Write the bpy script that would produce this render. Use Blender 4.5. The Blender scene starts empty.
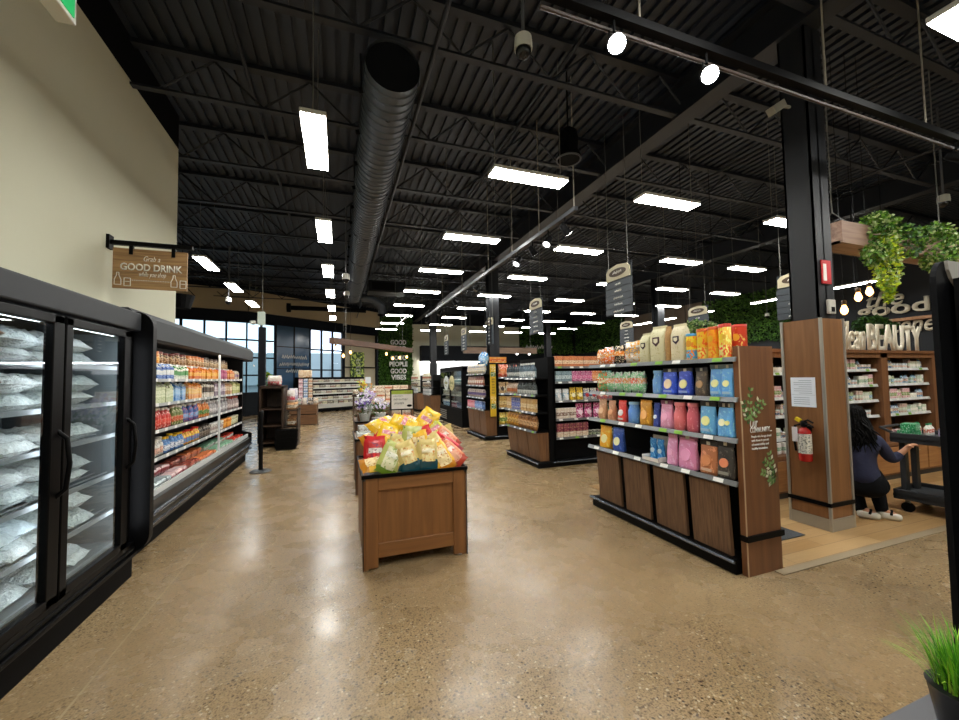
import bpy, bmesh, math, random
from mathutils import Vector, Matrix
S = bpy.context.scene
COL = S.collection
R = random.Random(11)
PI = math.pi

# ------------------------------------------------------------------ helpers
def lin(h):
    h = h.lstrip('#'); o = []
    for i in (0, 2, 4):
        c = int(h[i:i+2], 16)/255
        o.append(c/12.92 if c <= .04045 else ((c+.055)/1.055)**2.4)
    return (*o, 1.0)

MATS = {}
def base_mat(key):
    m = bpy.data.materials.new(key); m.use_nodes = True
    nt = m.node_tree; b = nt.nodes['Principled BSDF']
    MATS[key] = m
    return m, nt, b

def M(col, rough=.55, metal=0., emit=0., bump=0., bscale=40., var=0., coat=0., name=None):
    key = name or f'{col}_{rough}_{metal}_{emit}_{bump}_{bscale}_{var}_{coat}'
    if key in MATS: return MATS[key]
    m, nt, b = base_mat(key)
    b.inputs['Base Color'].default_value = lin(col)
    b.inputs['Roughness'].default_value = rough
    b.inputs['Metallic'].default_value = metal
    b.inputs['Coat Weight'].default_value = coat
    if rough >= .4 and not metal: b.inputs['Specular IOR Level'].default_value = .1 if max(lin(col)[:3]) < .02 else .4
    if emit:
        b.inputs['Emission Color'].default_value = lin(col)
        b.inputs['Emission Strength'].default_value = emit
    if bump or var:
        tc = nt.nodes.new('ShaderNodeTexCoord'); n = nt.nodes.new('ShaderNodeTexNoise')
        n.inputs['Scale'].default_value = bscale; n.inputs['Detail'].default_value = 3
        nt.links.new(tc.outputs['Object'], n.inputs['Vector'])
        if bump:
            bp = nt.nodes.new('ShaderNodeBump'); bp.inputs['Strength'].default_value = bump
            bp.inputs['Distance'].default_value = .02
            nt.links.new(n.outputs['Fac'], bp.inputs['Height']); nt.links.new(bp.outputs['Normal'], b.inputs['Normal'])
        if var:
            mx = nt.nodes.new('ShaderNodeMix'); mx.data_type = 'RGBA'
            c = lin(col)
            mx.inputs[6].default_value = tuple(x*(1-var) for x in c[:3])+(1,)
            mx.inputs[7].default_value = tuple(min(1, x*(1+var)) for x in c[:3])+(1,)
            nt.links.new(n.outputs['Fac'], mx.inputs[0]); nt.links.new(mx.outputs[2], b.inputs['Base Color'])
    return m

def wood(c1, c2, scale=6., axis='Z', rough=.5, key=None):
    key = key or f'wood_{c1}_{c2}_{scale}_{axis}'
    if key in MATS: return MATS[key]
    m, nt, b = base_mat(key)
    tc = nt.nodes.new('ShaderNodeTexCoord'); mp = nt.nodes.new('ShaderNodeMapping')
    st = {'X': (.06, 1, 1), 'Y': (1, .06, 1), 'Z': (1, 1, .06)}[axis]
    mp.inputs['Scale'].default_value = tuple(scale*s for s in st)
    n = nt.nodes.new('ShaderNodeTexNoise'); n.inputs['Scale'].default_value = 4; n.inputs['Detail'].default_value = 6
    n.inputs['Distortion'].default_value = .6
    r = nt.nodes.new('ShaderNodeValToRGB')
    r.color_ramp.elements[0].color = lin(c1); r.color_ramp.elements[1].color = lin(c2)
    r.color_ramp.elements[0].position = .32; r.color_ramp.elements[1].position = .7
    nt.links.new(tc.outputs['Object'], mp.inputs['Vector']); nt.links.new(mp.outputs['Vector'], n.inputs['Vector'])
    nt.links.new(n.outputs['Fac'], r.inputs['Fac']); nt.links.new(r.outputs['Color'], b.inputs['Base Color'])
    b.inputs['Roughness'].default_value = rough
    return m

def pack(c1, c2, c3, lo=.35, hi=.7, spots=9., thr=.58, rough=.38):
    """printed packaging: ground colour, a band and a scatter of small print, in generated coordinates"""
    key = f'pack_{c1}_{c2}_{c3}_{lo}_{hi}_{spots}_{thr}_{rough}'
    if key in MATS: return MATS[key]
    m, nt, b = base_mat(key); L = nt.links.new
    tc = nt.nodes.new('ShaderNodeTexCoord'); sx = nt.nodes.new('ShaderNodeSeparateXYZ'); L(tc.outputs['Generated'], sx.inputs[0])
    g = nt.nodes.new('ShaderNodeMath'); g.operation = 'GREATER_THAN'; g.inputs[1].default_value = lo; L(sx.outputs[2], g.inputs[0])
    l = nt.nodes.new('ShaderNodeMath'); l.operation = 'LESS_THAN'; l.inputs[1].default_value = hi; L(sx.outputs[2], l.inputs[0])
    a = nt.nodes.new('ShaderNodeMath'); a.operation = 'MULTIPLY'; L(g.outputs[0], a.inputs[0]); L(l.outputs[0], a.inputs[1])
    m1 = nt.nodes.new('ShaderNodeMix'); m1.data_type = 'RGBA'; m1.inputs[6].default_value = lin(c1); m1.inputs[7].default_value = lin(c2); L(a.outputs[0], m1.inputs[0])
    mp = nt.nodes.new('ShaderNodeMapping'); mp.inputs['Scale'].default_value = (1, 1, 1.7); L(tc.outputs['Generated'], mp.inputs['Vector'])
    n = nt.nodes.new('ShaderNodeTexNoise'); n.inputs['Scale'].default_value = spots; n.inputs['Detail'].default_value = 2; L(mp.outputs['Vector'], n.inputs['Vector'])
    t = nt.nodes.new('ShaderNodeMath'); t.operation = 'GREATER_THAN'; t.inputs[1].default_value = thr; L(n.outputs['Fac'], t.inputs[0])
    m2 = nt.nodes.new('ShaderNodeMix'); m2.data_type = 'RGBA'; m2.inputs[7].default_value = lin(c3); L(m1.outputs[2], m2.inputs[6]); L(t.outputs[0], m2.inputs[0])
    L(m2.outputs[2], b.inputs['Base Color']); b.inputs['Roughness'].default_value = rough
    return m

def glass(key, tint, refl=.1, rough=.02, facing=True):
    if key in MATS: return MATS[key]
    m = bpy.data.materials.new(key); m.use_nodes = True; nt = m.node_tree; nt.nodes.clear(); L = nt.links.new
    o = nt.nodes.new('ShaderNodeOutputMaterial'); t = nt.nodes.new('ShaderNodeBsdfTransparent'); t.inputs[0].default_value = lin(tint)
    g = nt.nodes.new('ShaderNodeBsdfGlossy'); g.inputs['Roughness'].default_value = rough; g.inputs['Color'].default_value = (.9, .95, 1, 1)
    lw = nt.nodes.new('ShaderNodeFresnel'); lw.inputs['IOR'].default_value = 1.35
    ad = nt.nodes.new('ShaderNodeMath'); ad.operation = 'MULTIPLY_ADD'; ad.inputs[1].default_value = 1.; ad.inputs[2].default_value = refl
    ad.use_clamp = True
    mx = nt.nodes.new('ShaderNodeMixShader'); ge = nt.nodes.new('ShaderNodeNewGeometry'); fb_ = nt.nodes.new('ShaderNodeMath'); fb_.operation = 'SUBTRACT'; fb_.inputs[0].default_value = 1
    L(ge.outputs['Backfacing'], fb_.inputs[1]); mu = nt.nodes.new('ShaderNodeMath'); mu.operation = 'MULTIPLY'; L(ad.outputs[0], mu.inputs[0]); L(fb_.outputs[0], mu.inputs[1])
    L(lw.outputs[0], ad.inputs[0]); L(mu.outputs[0], mx.inputs[0]); L(t.outputs[0], mx.inputs[1]); L(g.outputs[0], mx.inputs[2]); L(mx.outputs[0], o.inputs[0])
    MATS[key] = m
    return m

def world_loc(o):
    v = Vector((0, 0, 0))
    while o is not None:
        v += o.location; o = o.parent
    return v

class MB:
    """collects shapes into ONE mesh"""
    def __init__(s): s.bm = bmesh.new(); s.mi = 0
    def _f(s, vs):
        try:
            f = s.bm.faces.new(vs); f.material_index = s.mi; return f
        except ValueError: return None
    def box(s, x0, x1, y0, y1, z0, z1, bev=0., seg=2):
        V = [s.bm.verts.new(p) for p in ((x0,y0,z0),(x1,y0,z0),(x1,y1,z0),(x0,y1,z0),(x0,y0,z1),(x1,y0,z1),(x1,y1,z1),(x0,y1,z1))]
        F = [s._f([V[i] for i in q]) for q in ((0,3,2,1),(4,5,6,7),(0,1,5,4),(1,2,6,5),(2,3,7,6),(3,0,4,7))]
        if bev:
            es = list({e for f in F if f for e in f.edges})
            bmesh.ops.bevel(s.bm, geom=es, offset=bev, segments=seg, affect='EDGES', profile=.5)
        return s
    def obox(s, c, sx, sy, sz, rot):
        m = Matrix.Translation(c) @ rot.to_4x4()
        V = [s.bm.verts.new(m @ Vector((a*sx/2, b*sy/2, d*sz/2))) for a, b, d in ((-1,-1,-1),(1,-1,-1),(1,1,-1),(-1,1,-1),(-1,-1,1),(1,-1,1),(1,1,1),(-1,1,1))]
        for q in ((0,3,2,1),(4,5,6,7),(0,1,5,4),(1,2,6,5),(2,3,7,6),(3,0,4,7)): s._f([V[i] for i in q])
        return s
    def loft(s, rings, cap0=True, cap1=True):
        L = [[s.bm.verts.new(p) for p in r] for r in rings]; n = len(L[0])
        for a, b in zip(L[:-1], L[1:]):
            for i in range(n): s._f((a[i], a[(i+1) % n], b[(i+1) % n], b[i]))
        if cap0: s._f(L[0][::-1])
        if cap1: s._f(L[-1])
        return s
    def tube(s, pts, r, n=8, caps=True):
        pts = [Vector(p) for p in pts]; rings = []
        rs = r if isinstance(r, (list, tuple)) else [r]*len(pts)
        up = None
        for i, p in enumerate(pts):
            d = (pts[min(i+1, len(pts)-1)] - pts[max(i-1, 0)]).normalized()
            if up is None:
                a = Vector((0, 0, 1)) if abs(d.z) < .9 else Vector((1, 0, 0))
                up = d.cross(a).normalized()
            u = (up - d*up.dot(d)).normalized(); v = d.cross(u); up = u
            rings.append([p + (u*math.cos(2*PI*k/n) + v*math.sin(2*PI*k/n))*rs[i] for k in range(n)])
        return s.loft(rings, caps, caps)
    def lathe(s, prof, n=14, c=(0, 0, 0), sx=1., sy=1.):
        rings = [[(c[0]+r*sx*math.cos(2*PI*k/n), c[1]+r*sy*math.sin(2*PI*k/n), c[2]+z) for k in range(n)] for r, z in prof]
        return s.loft(rings)
    def prism(s, poly, axis, a, b):
        f = {'X': lambda p, t: (t, p[0], p[1]), 'Y': lambda p, t: (p[0], t, p[1]), 'Z': lambda p, t: (p[0], p[1], t)}[axis]
        return s.loft([[f(p, a) for p in poly], [f(p, b) for p in poly]])
    def quad(s, a, b, c, d):
        s._f([s.bm.verts.new(p) for p in (a, b, c, d)]); return s
    def tri(s, a, b, c):
        s._f([s.bm.verts.new(p) for p in (a, b, c)]); return s
    def build(s, name, mat, parent=None, smooth=False, local=False):
        me = bpy.data.meshes.new(name)
        bmesh.ops.recalc_face_normals(s.bm, faces=s.bm.faces[:])
        o = bpy.data.objects.new(name, me); COL.objects.link(o)
        if parent is not None:
            o.parent = parent
            if not local: bmesh.ops.translate(s.bm, verts=s.bm.verts[:], vec=-world_loc(parent))
        s.bm.to_mesh(me); s.bm.free()
        for m in (mat if isinstance(mat, (list, tuple)) else [mat]): me.materials.append(m)
        if smooth:
            me.polygons.foreach_set('use_smooth', [True]*len(me.polygons))
            try: me.set_sharp_from_angle(angle=math.radians(40))
            except Exception: pass
        return o

def center_at(o, loc):
    """move a top-level mesh object's origin to loc"""
    v = Vector(loc); o.data.transform(Matrix.Translation(-v)); o.location = v; return o

def tag(o, label, cat, group=None, kind=None):
    if label: o['label'] = label
    if cat: o['category'] = cat
    if group: o['group'] = group
    if kind: o['kind'] = kind
    return o
def struct(o): o['kind'] = 'structure'; return o
def thing(name, label, cat, loc=(0, 0, 0), rz=0., group=None):
    o = bpy.data.objects.new(name, None); COL.objects.link(o); o.empty_display_size = .1
    o.location = loc; o.rotation_euler = (0, 0, rz)
    return tag(o, label, cat, group)
def single(name, mb, mat, label, cat, base, group=None, smooth=False):
    o = mb.build(name, mat, None, smooth); center_at(o, base); return tag(o, label, cat, group)
KIDS = {}
def kids(o):
    return [c for c in COL.objects if c.parent == o] if o.name not in KIDS else KIDS[o.name]
def dup(root, loc, rot=None, label=None, group=None, scale=None):
    if root.name not in KIDS:
        KIDS[root.name] = [(c, [g for g in COL.objects if g.parent == c]) for c in COL.objects if c.parent == root]
    r = root.copy(); COL.objects.link(r); r.location = loc
    if rot is not None: r.rotation_euler = rot
    if scale is not None: r.scale = scale if hasattr(scale, '__len__') else (scale,)*3
    if label: r['label'] = label
    if group: r['group'] = group
    for ch, gs in KIDS[root.name]:
        c = ch.copy(); COL.objects.link(c); c.parent = r
        for g in gs:
            d = g.copy(); COL.objects.link(d); d.parent = c
    return r
USED = set()
def place(proto, loc, rot, label, group=None, scale=None):
    """first call moves the prototype itself, later calls copy it"""
    if proto.name in USED: return dup(proto, loc, rot, label, group, scale)
    if proto.name not in KIDS:
        KIDS[proto.name] = [(c, [g for g in COL.objects if g.parent == c]) for c in COL.objects if c.parent == proto]
    USED.add(proto.name); proto.location = loc; proto.rotation_euler = rot
    if scale is not None: proto.scale = scale if hasattr(scale, '__len__') else (scale,)*3
    proto['label'] = label
    if group: proto['group'] = group
    return proto
ONES = 'zeroth first second third fourth fifth sixth seventh eighth ninth tenth eleventh twelfth thirteenth fourteenth fifteenth sixteenth seventeenth eighteenth nineteenth'.split()
TENS = {2: ('twentieth', 'twenty'), 3: ('thirtieth', 'thirty'), 4: ('fortieth', 'forty'), 5: ('fiftieth', 'fifty'), 6: ('sixtieth', 'sixty'), 7: ('seventieth', 'seventy'), 8: ('eightieth', 'eighty'), 9: ('ninetieth', 'ninety')}
def nth(n):
    if n < 20: return ONES[n]
    t, u = divmod(n, 10)
    return TENS[t][0] if u == 0 else TENS[t][1] + '-' + ONES[u]

def text(body, parent, mat, center, face='-Y', w=None, h=None, ext=.004, bold=0., shear=0., name='lettering', align='CENTER', spacing=1.):
    cu = bpy.data.curves.new('t', 'FONT'); cu.body = body; cu.size = 1; cu.extrude = 0; cu.offset = bold; cu.shear = shear
    cu.align_x = align; cu.space_line = spacing; cu.resolution_u = 3
    o = bpy.data.objects.new('t', cu); COL.objects.link(o)
    dg = bpy.context.evaluated_depsgraph_get(); dg.update()
    me = bpy.data.meshes.new_from_object(o.evaluated_get(dg)); bpy.data.objects.remove(o)
    xs = [v.co.x for v in me.vertices]; ys = [v.co.y for v in me.vertices]
    x0, x1, y0, y1 = min(xs), max(xs), min(ys), max(ys)
    sx = w/(x1-x0) if w else None; sy = h/(y1-y0) if h else None
    sx = sx or sy; sy = sy or sx
    bm = bmesh.new(); bm.from_mesh(me)
    bmesh.ops.translate(bm, verts=bm.verts[:], vec=(-(x0+x1)/2, -(y0+y1)/2, 0))
    bmesh.ops.scale(bm, verts=bm.verts[:], vec=(sx, sy, 1))
    if ext:
        r = bmesh.ops.extrude_face_region(bm, geom=bm.faces[:])
        bmesh.ops.translate(bm, verts=[v for v in r['geom'] if isinstance(v, bmesh.types.BMVert)], vec=(0, 0, ext))
    rz = {'-Y': 0, '-X': -PI/2, '+X': PI/2, '+Y': PI}.get(face, face if not isinstance(face, str) else 0)
    m = Matrix.Translation(center) @ Matrix.Rotation(rz, 4, 'Z') @ Matrix.Rotation(PI/2, 4, 'X')
    bmesh.ops.transform(bm, matrix=m, verts=bm.verts[:])
    mb = MB(); mb.bm.free(); mb.bm = bm
    bpy.data.meshes.remove(me)
    return mb.build(name, mat, parent)

def ticket(parent, a, b, mat, z0, z1, axis, f0, f1, f2, f3):
    """one price ticket on a shelf rail"""
    MB().prism([(f0, z0), (f1, z0), (f2, z1), (f3, z1)], axis, a, b).build('price_ticket', mat, parent)
def scribble(parent, mat, center, face, w, h, seed=0, name='script_line'):
    """a line of small illegible script: one continuous looping stroke"""
    rr = random.Random(seed); n = max(6, int(w/h*4)); pts = []
    rz = {'-Y': 0, '-X': -PI/2, '+X': PI/2}.get(face, face if not isinstance(face, str) else 0)
    for i in range(n+1):
        z = (h*.5 if i % 2 else -h*.42)*rr.uniform(.35, 1.); x = -w/2+w*i/n+rr.uniform(-.2, .2)*w/n
        pts.append(Vector(center)+Vector((math.cos(rz)*x, math.sin(rz)*x, z)))
    return MB().tube(pts, h*.1, 5).build(name, mat, parent)
# ------------------------------------------------------------------ shared materials
BLACK = M('#050506', .45, name='black_steel'); BLACKG = M('#050506', .42, name='black_gloss')
BLACKM = M('#070708', .7, name='black_matt'); DGREY = M('#1e2023', .5, name='dark_grey')
GREY = M('#6d7073', .5, name='grey'); STEEL = M('#a9abaa', .35, .85, name='brushed_steel'); RAIL = M('#77797b', .3, .6, name='shelf_rail')
WHITE = M('#ecebe6', .5, name='white_paint'); PAPER = M('#e6ecf4', .7, name='white_paper'); CHROME = M('#c9ccd0', .18, .9, name='chrome')
BROWN = wood('#5a3c25', '#7c583a', 9, 'Z', .45, 'walnut_laminate'); BROWNX = wood('#5a3c25', '#7c583a', 9, 'X', .45, 'walnut_laminate_long')
PANEL = wood('#764c28', '#8e5f34', 5, 'Z', .5, 'oak_panel_brown'); PANELX = wood('#764c28', '#8e5f34', 5, 'X', .5, 'oak_panel_brown_long')
GONW = wood('#5a412e', '#7b5c43', 14, 'Z', .55, 'rustic_gondola_board')
LEAF = M('#3f6b22', .5, var=.5, bscale=12, name='leaf_green'); LEAF2 = M('#6f9a33', .5, var=.5, bscale=12, name='leaf_light'); LEAF3 = M('#a8b878', .5, var=.4, bscale=12, name='leaf_cream')
WIRE = M('#1c1d1f', .5, name='cable_black'); WIREG = M('#6a6a66', .5, name='cable_grey')
TAGW = M('#e8e8e4', .5, name='price_ticket'); TAGG = M('#7fb43c', .5, name='green_ticket')
# ------------------------------------------------------------------ the room
def floor_mat():
    m, nt, b = base_mat('polished_concrete'); L = nt.links.new; N = nt.nodes.new
    tc = N('ShaderNodeTexCoord')
    def noise(s, d=3, dist=0):
        n = N('ShaderNodeTexNoise'); n.inputs['Scale'].default_value = s; n.inputs['Detail'].default_value = d; n.inputs['Distortion'].default_value = dist
        L(tc.outputs['Object'], n.inputs['Vector']); return n
    def ramp(src, stops):
        r = N('ShaderNodeValToRGB'); e = r.color_ramp.elements
        while len(e) < len(stops): e.new(.5)
        for i, (p, c) in enumerate(stops):
            e[i].position = p; e[i].color = lin(c) if isinstance(c, str) else (c, c, c, 1)
        L(src, r.inputs['Fac']); return r
    def mix(f, a, bb, mode='MIX'):
        x = N('ShaderNodeMix'); x.data_type = 'RGBA'; x.blend_type = mode
        if isinstance(f, float): x.inputs[0].default_value = f
        else: L(f, x.inputs[0])
        for i, v in ((6, a), (7, bb)):
            if isinstance(v, str): x.inputs[i].default_value = lin(v)
            else: L(v, x.inputs[i])
        return x.outputs[2]
    cloud = ramp(noise(.7, 3).outputs['Fac'], [(.2, '#957c59'), (.5, '#a48a65'), (.8, '#b39a74')])
    fine = ramp(noise(28, 4).outputs['Fac'], [(.3, '#8a8a8a'), (.7, '#ffffff')])
    col = mix(.28, cloud.outputs['Color'], fine.outputs['Color'], 'MULTIPLY')
    patch = ramp(noise(.55, 3).outputs['Fac'], [(.34, .3), (.56, 1.)])
    vo = N('ShaderNodeTexVoronoi'); vo.inputs['Scale'].default_value = 48; L(tc.outputs['Object'], vo.inputs['Vector'])
    chip = ramp(vo.outputs['Color'], [(.0, '#2c2015'), (.35, '#5a472f'), (.6, '#9a8560'), (1., '#e0d0b0')])
    vd = ramp(vo.outputs['Distance'], [(.3, 1.), (.38, 0.)])
    pm = N('ShaderNodeMath'); pm.operation = 'MULTIPLY'; L(vd.outputs['Color'], pm.inputs[0]); L(patch.outputs['Color'], pm.inputs[1])
    pm2 = N('ShaderNodeMath'); pm2.operation = 'MULTIPLY'; pm2.inputs[1].default_value = 1.; L(pm.outputs[0], pm2.inputs[0])
    col = mix(pm2.outputs[0], col, chip.outputs['Color'])
    sp = ramp(noise(95, 2).outputs['Fac'], [(.3, '#5a5a5a'), (.44, '#d8d8d8'), (.56, '#ffffff'), (.7, '#ffffff')]); col = mix(patch.outputs['Color'], col, mix(.9, col, sp.outputs['Color'], 'MULTIPLY'))
    # saw-cut joints in the slab
    sx = N('ShaderNodeSeparateXYZ'); L(tc.outputs['Object'], sx.inputs[0])
    def joint(out, pos, wd):
        a = N('ShaderNodeMath'); a.operation = 'SUBTRACT'; a.inputs[1].default_value = pos; L(out, a.inputs[0])
        bq = N('ShaderNodeMath'); bq.operation = 'ABSOLUTE'; L(a.outputs[0], bq.inputs[0])
        c = N('ShaderNodeMath'); c.operation = 'LESS_THAN'; c.inputs[1].default_value = wd; L(bq.outputs[0], c.inputs[0]); return c.outputs[0]
    for out, pos, wd, c, f in ((sx.outputs[0], -1.26, .006, '#b7a47f', .6), (sx.outputs[1], 4.31, .006, '#5a4a36', .5), (sx.outputs[1], 8.6, .006, '#5a4a36', .5), (sx.outputs[0], 2.1, .005, '#6a5840', .4), (sx.outputs[1], 12.9, .006, '#5a4a36', .5)):
        j = joint(out, pos, wd); q = N('ShaderNodeMath'); q.operation = 'MULTIPLY'; q.inputs[1].default_value = f; L(j, q.inputs[0])
        col = mix(q.outputs[0], col, c)
    # hairline cracks
    vc = N('ShaderNodeTexVoronoi'); vc.feature = 'DISTANCE_TO_EDGE'; vc.inputs['Scale'].default_value = .33
    wn = noise(2.5, 4); ad = N('ShaderNodeVectorMath'); ad.operation = 'MULTIPLY_ADD'; ad.inputs[1].default_value = (.5, .5, 0)
    L(wn.outputs['Color'], ad.inputs[0]); L(tc.outputs['Object'], ad.inputs[2]); L(ad.outputs[0], vc.inputs['Vector'])
    ck = ramp(vc.outputs['Distance'], [(.0, .3), (.004, 0.)])
    col = mix(ck.outputs['Color'], col, '#3f3020')
    L(col, b.inputs['Base Color'])
    rr = ramp(noise(3, 4).outputs['Fac'], [(.3, .2), (.7, .34)]); L(rr.outputs['Color'], b.inputs['Roughness'])
    b.inputs['Specular IOR Level'].default_value = .5
    return m
struct(MB().box(-10, 17.2, -3.2, 26.2, -.1, 0).build('floor', floor_mat()))

def plank_mat():
    m, nt, b = base_mat('light_oak_planks'); L = nt.links.new; N = nt.nodes.new
    tc = N('ShaderNodeTexCoord'); br = N('ShaderNodeTexBrick')
    br.inputs['Color1'].default_value = lin('#c9a878'); br.inputs['Color2'].default_value = lin('#b08a58'); br.inputs['Mortar'].default_value = lin('#8a6a42')
    br.inputs['Scale'].default_value = 1; br.inputs['Brick Width'].default_value = 1.2; br.inputs['Row Height'].default_value = .15; br.inputs['Mortar Size'].default_value = .003
    L(tc.outputs['Object'], br.inputs['Vector'])
    mp = N('ShaderNodeMapping'); mp.inputs['Scale'].default_value = (1.5, 18, 1); L(tc.outputs['Object'], mp.inputs['Vector'])
    n = N('ShaderNodeTexNoise'); n.inputs['Scale'].default_value = 2; n.inputs['Detail'].default_value = 5; L(mp.outputs['Vector'], n.inputs['Vector'])
    mx = N('ShaderNodeMix'); mx.data_type = 'RGBA'; mx.blend_type = 'MULTIPLY'; mx.inputs[0].default_value = .5
    r = N('ShaderNodeValToRGB'); r.color_ramp.elements[0].color = (.6, .55, .5, 1); r.color_ramp.elements[0].position = .3; L(n.outputs['Fac'], r.inputs['Fac'])
    L(br.outputs['Color'], mx.inputs[6]); L(r.outputs['Color'], mx.inputs[7]); L(mx.outputs[2], b.inputs['Base Color']); b.inputs['Roughness'].default_value = .35
    return m
wf = struct(MB().box(3.43, 12.5, 2.24, 4.9, -.02, .006).build('floor_wood', plank_mat()))
struct(MB().box(3.3, 12.5, 2.17, 2.24, -.02, .009).build('trim_1', M('#9a8a70', .5)))
mat_ = single('floor_mat', MB().box(3.45, 4.29, 2.6, 3.2, .007, .016, .004), M('#45484c', .9, bump=.4, bscale=150), 'dark grey rubber mat lying on the light wood floor beside the pillar', 'mat', (3.87, 2.9, .007))

BEIGE = M('#d2d0b8', .75, var=.02, bscale=3, name='beige_wall_paint')
struct(MB().box(-2.7, -2.5, -3.2, 7.62, 0, 5.46).build('wall_left', BEIGE))
CB = M('#0d0e11', .8, name='black_ceiling_paint')
struct(MB().box(-2.7, -2.5, -3.2, 7.62, 5.46, 6.3).build('wall_left_upper', CB))
struct(MB().box(-10, -2.7, 7.42, 7.62, 0, 6.3).build('wall_return', M('#b9b49c', .8)))
struct(MB().box(-10.2, -10, 7.42, 26.2, 0, 6.3).build('wall_far_left', M('#57606a', .8)))
struct(MB().box(-2.7, 17.2, -3.4, -3.2, 0, 6.3).build('wall_front', M('#b9b49c', .8)))
struct(MB().box(17.2, 17.4, -3.4, 26.2, 0, 6.3).build('wall_right', M('#23262b', .8)))
CW = struct(MB().box(2.36, 17.4, 26.0, 26.2, 0, 6.3).build('wall_back', M('#1d2024', .8)))

# curved shopfront at the far left, built from straight bays
V = [(-10, 19.0), (-6.35, 20.0), (-4.0, 20.65), (-2.94, 21.5), (-1.43, 22.7), (.25, 24.0), (2.36, 25.6)]
def bay(mb, a, b, z0, z1, t, off=0., u0=0., u1=1.):
    A = Vector((*a, 0)); B = Vector((*b, 0)); d = (B-A); n = Vector((d.y, -d.x, 0)).normalized()
    p, q = A+d*u0+n*off, A+d*u1+n*off
    mb.loft([[(p.x, p.y, z0), (q.x, q.y, z0), (q.x-n.x*t, q.y-n.y*t, z0), (p.x-n.x*t, p.y-n.y*t, z0)], [(p.x, p.y, z1), (q.x, q.y, z1), (q.x-n.x*t, q.y-n.y*t, z1), (p.x-n.x*t, p.y-n.y*t, z1)]])
mb = MB()
for a, b in zip(V[:-1], V[1:]): bay(mb, a, b, 4.85, 5.82, .3, .15)
struct(mb.build('trim_2', M('#b3a486', .8, name='tan_bulkhead')))
mb = MB()
for a, b in zip(V[:-1], V[1:]):
    bay(mb, a, b, 4.35, 4.85, .2); bay(mb, a, b, 5.82, 6.3, .2, .1)
struct(mb.build('trim_3', M('#14181f', .5, name='navy_header')))
mb = MB()
for a, b in zip(V[:-1], V[1:]): bay(mb, a, b, 0, 1.05, .25)
struct(mb.build('wall_storefront', M('#1b1e22', .6)))
mb = MB(); bay(mb, V[5], V[6], 1.05, 4.35, .1, -.12); struct(mb.build('wall_cafe', M('#b5ab92', .8)))
PANE = glass('blue_window_glass', '#d4e4ee', .03); PANE2 = glass('clear_window_glass', '#eaf4ff', .02)
FR = M('#16191e', .4, name='dark_window_frame')
for k, (i, cols, rows, pm) in enumerate(((0, 5, 4, PANE), (1, 3, 4, PANE), (2, 2, 4, PANE), (4, 3, 3, PANE2)), 1):
    mb = MB(); bay(mb, V[i], V[i+1], 1.05, 4.35, .02, -.06)
    w = struct(mb.build(f'window_{k}', pm))
    mb = MB()
    for c in range(cols+1): bay(mb, V[i], V[i+1], 1.05, 4.35, .1, .0, max(0, c/cols-.018), min(1, c/cols+.018))
    for r in range(rows+1):
        z = 1.05+r*3.3/rows; bay(mb, V[i], V[i+1], max(1.05, z-.035), min(4.35, z+.035), .1, .0)
    mb.build('window_frame', FR, w)
# smoked panel with lettering
mb = MB(); bay(mb, V[3], V[4], 1.05, 4.35, .06, 0)
np_ = tag(mb.build('glazed_panel', M('#3f5d7c', .18, name='smoked_blue_panel')), 'dark blue glazed wall panel with white lettering beside the front windows', 'panel')
A = Vector((*V[3], 0)); d3 = Vector((*V[4], 0))-A; ang = math.atan2(d3.y, d3.x); nn = Vector((d3.y, -d3.x, 0)).normalized()
mb = MB()
for u in (.0, .5, .97): bay(mb, V[3], V[4], 1.05, 4.35, .03, .03, u, u+.03)
for z in (2.2, 3.3): bay(mb, V[3], V[4], z-.02, z+.02, .03, .03)
mb.build('panel_frame', FR, np_)
LETW = M('#f4f4f0', .5, name='white_letters')
for s, z, w in ((1, 2.78, 1.35), (2, 2.42, 1.6), (3, 2.08, .9)):
    scribble(np_, LETW, A+d3*.5+nn*.09+Vector((0, 0, z)), ang, w, .22, s)
# framed mural on the cafe wall
A5 = Vector((*V[5], 0)); d5 = Vector((*V[6], 0))-A5; n5 = Vector((d5.y, -d5.x, 0)).normalized(); a5 = math.atan2(d5.y, d5.x)
mb = MB(); bay(mb, V[5], V[6], 1.6, 3.25, .05, -.01, .2, .58)
mu = tag(mb.build('wall_picture', pack('#2c4a22', '#6d9a35', '#c7d86a', .0, .0, 7, .5)), 'green leafy framed wall picture with pale script on beige wall', 'picture')
for k in range(5): scribble(mu, WHITE, A5+d5*.39+n5*.05+Vector((0, 0, 2.75-.2*k)), a5, .3, .18, 20+k)
mb = MB()
for u in (0., .93): bay(mb, V[5], V[6], 1.05, 4.35, .1, .03, u, u+.035)
for u in (.0,): bay(mb, V[5], V[6], 2.3, 2.36, .1, .03)
struct(mb.build('trim_4', FR))
# outside
struct(MB().box(-40, 4, 26.4, 70, -.12, -.02).build('pavement', M('#9a9a98', .9)))
hb = MB(); hb.box(-30, 3, 44, 52, 0, 4.4); hb.box(-24, -16, 43.5, 44, 1.2, 3.2); hb.box(-9, -1, 43.5, 44, 1.2, 3.2)
tag(hb.build('building', M('#9fa8a6', .8)), 'low pale building across the street seen through the front windows', 'building')

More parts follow.
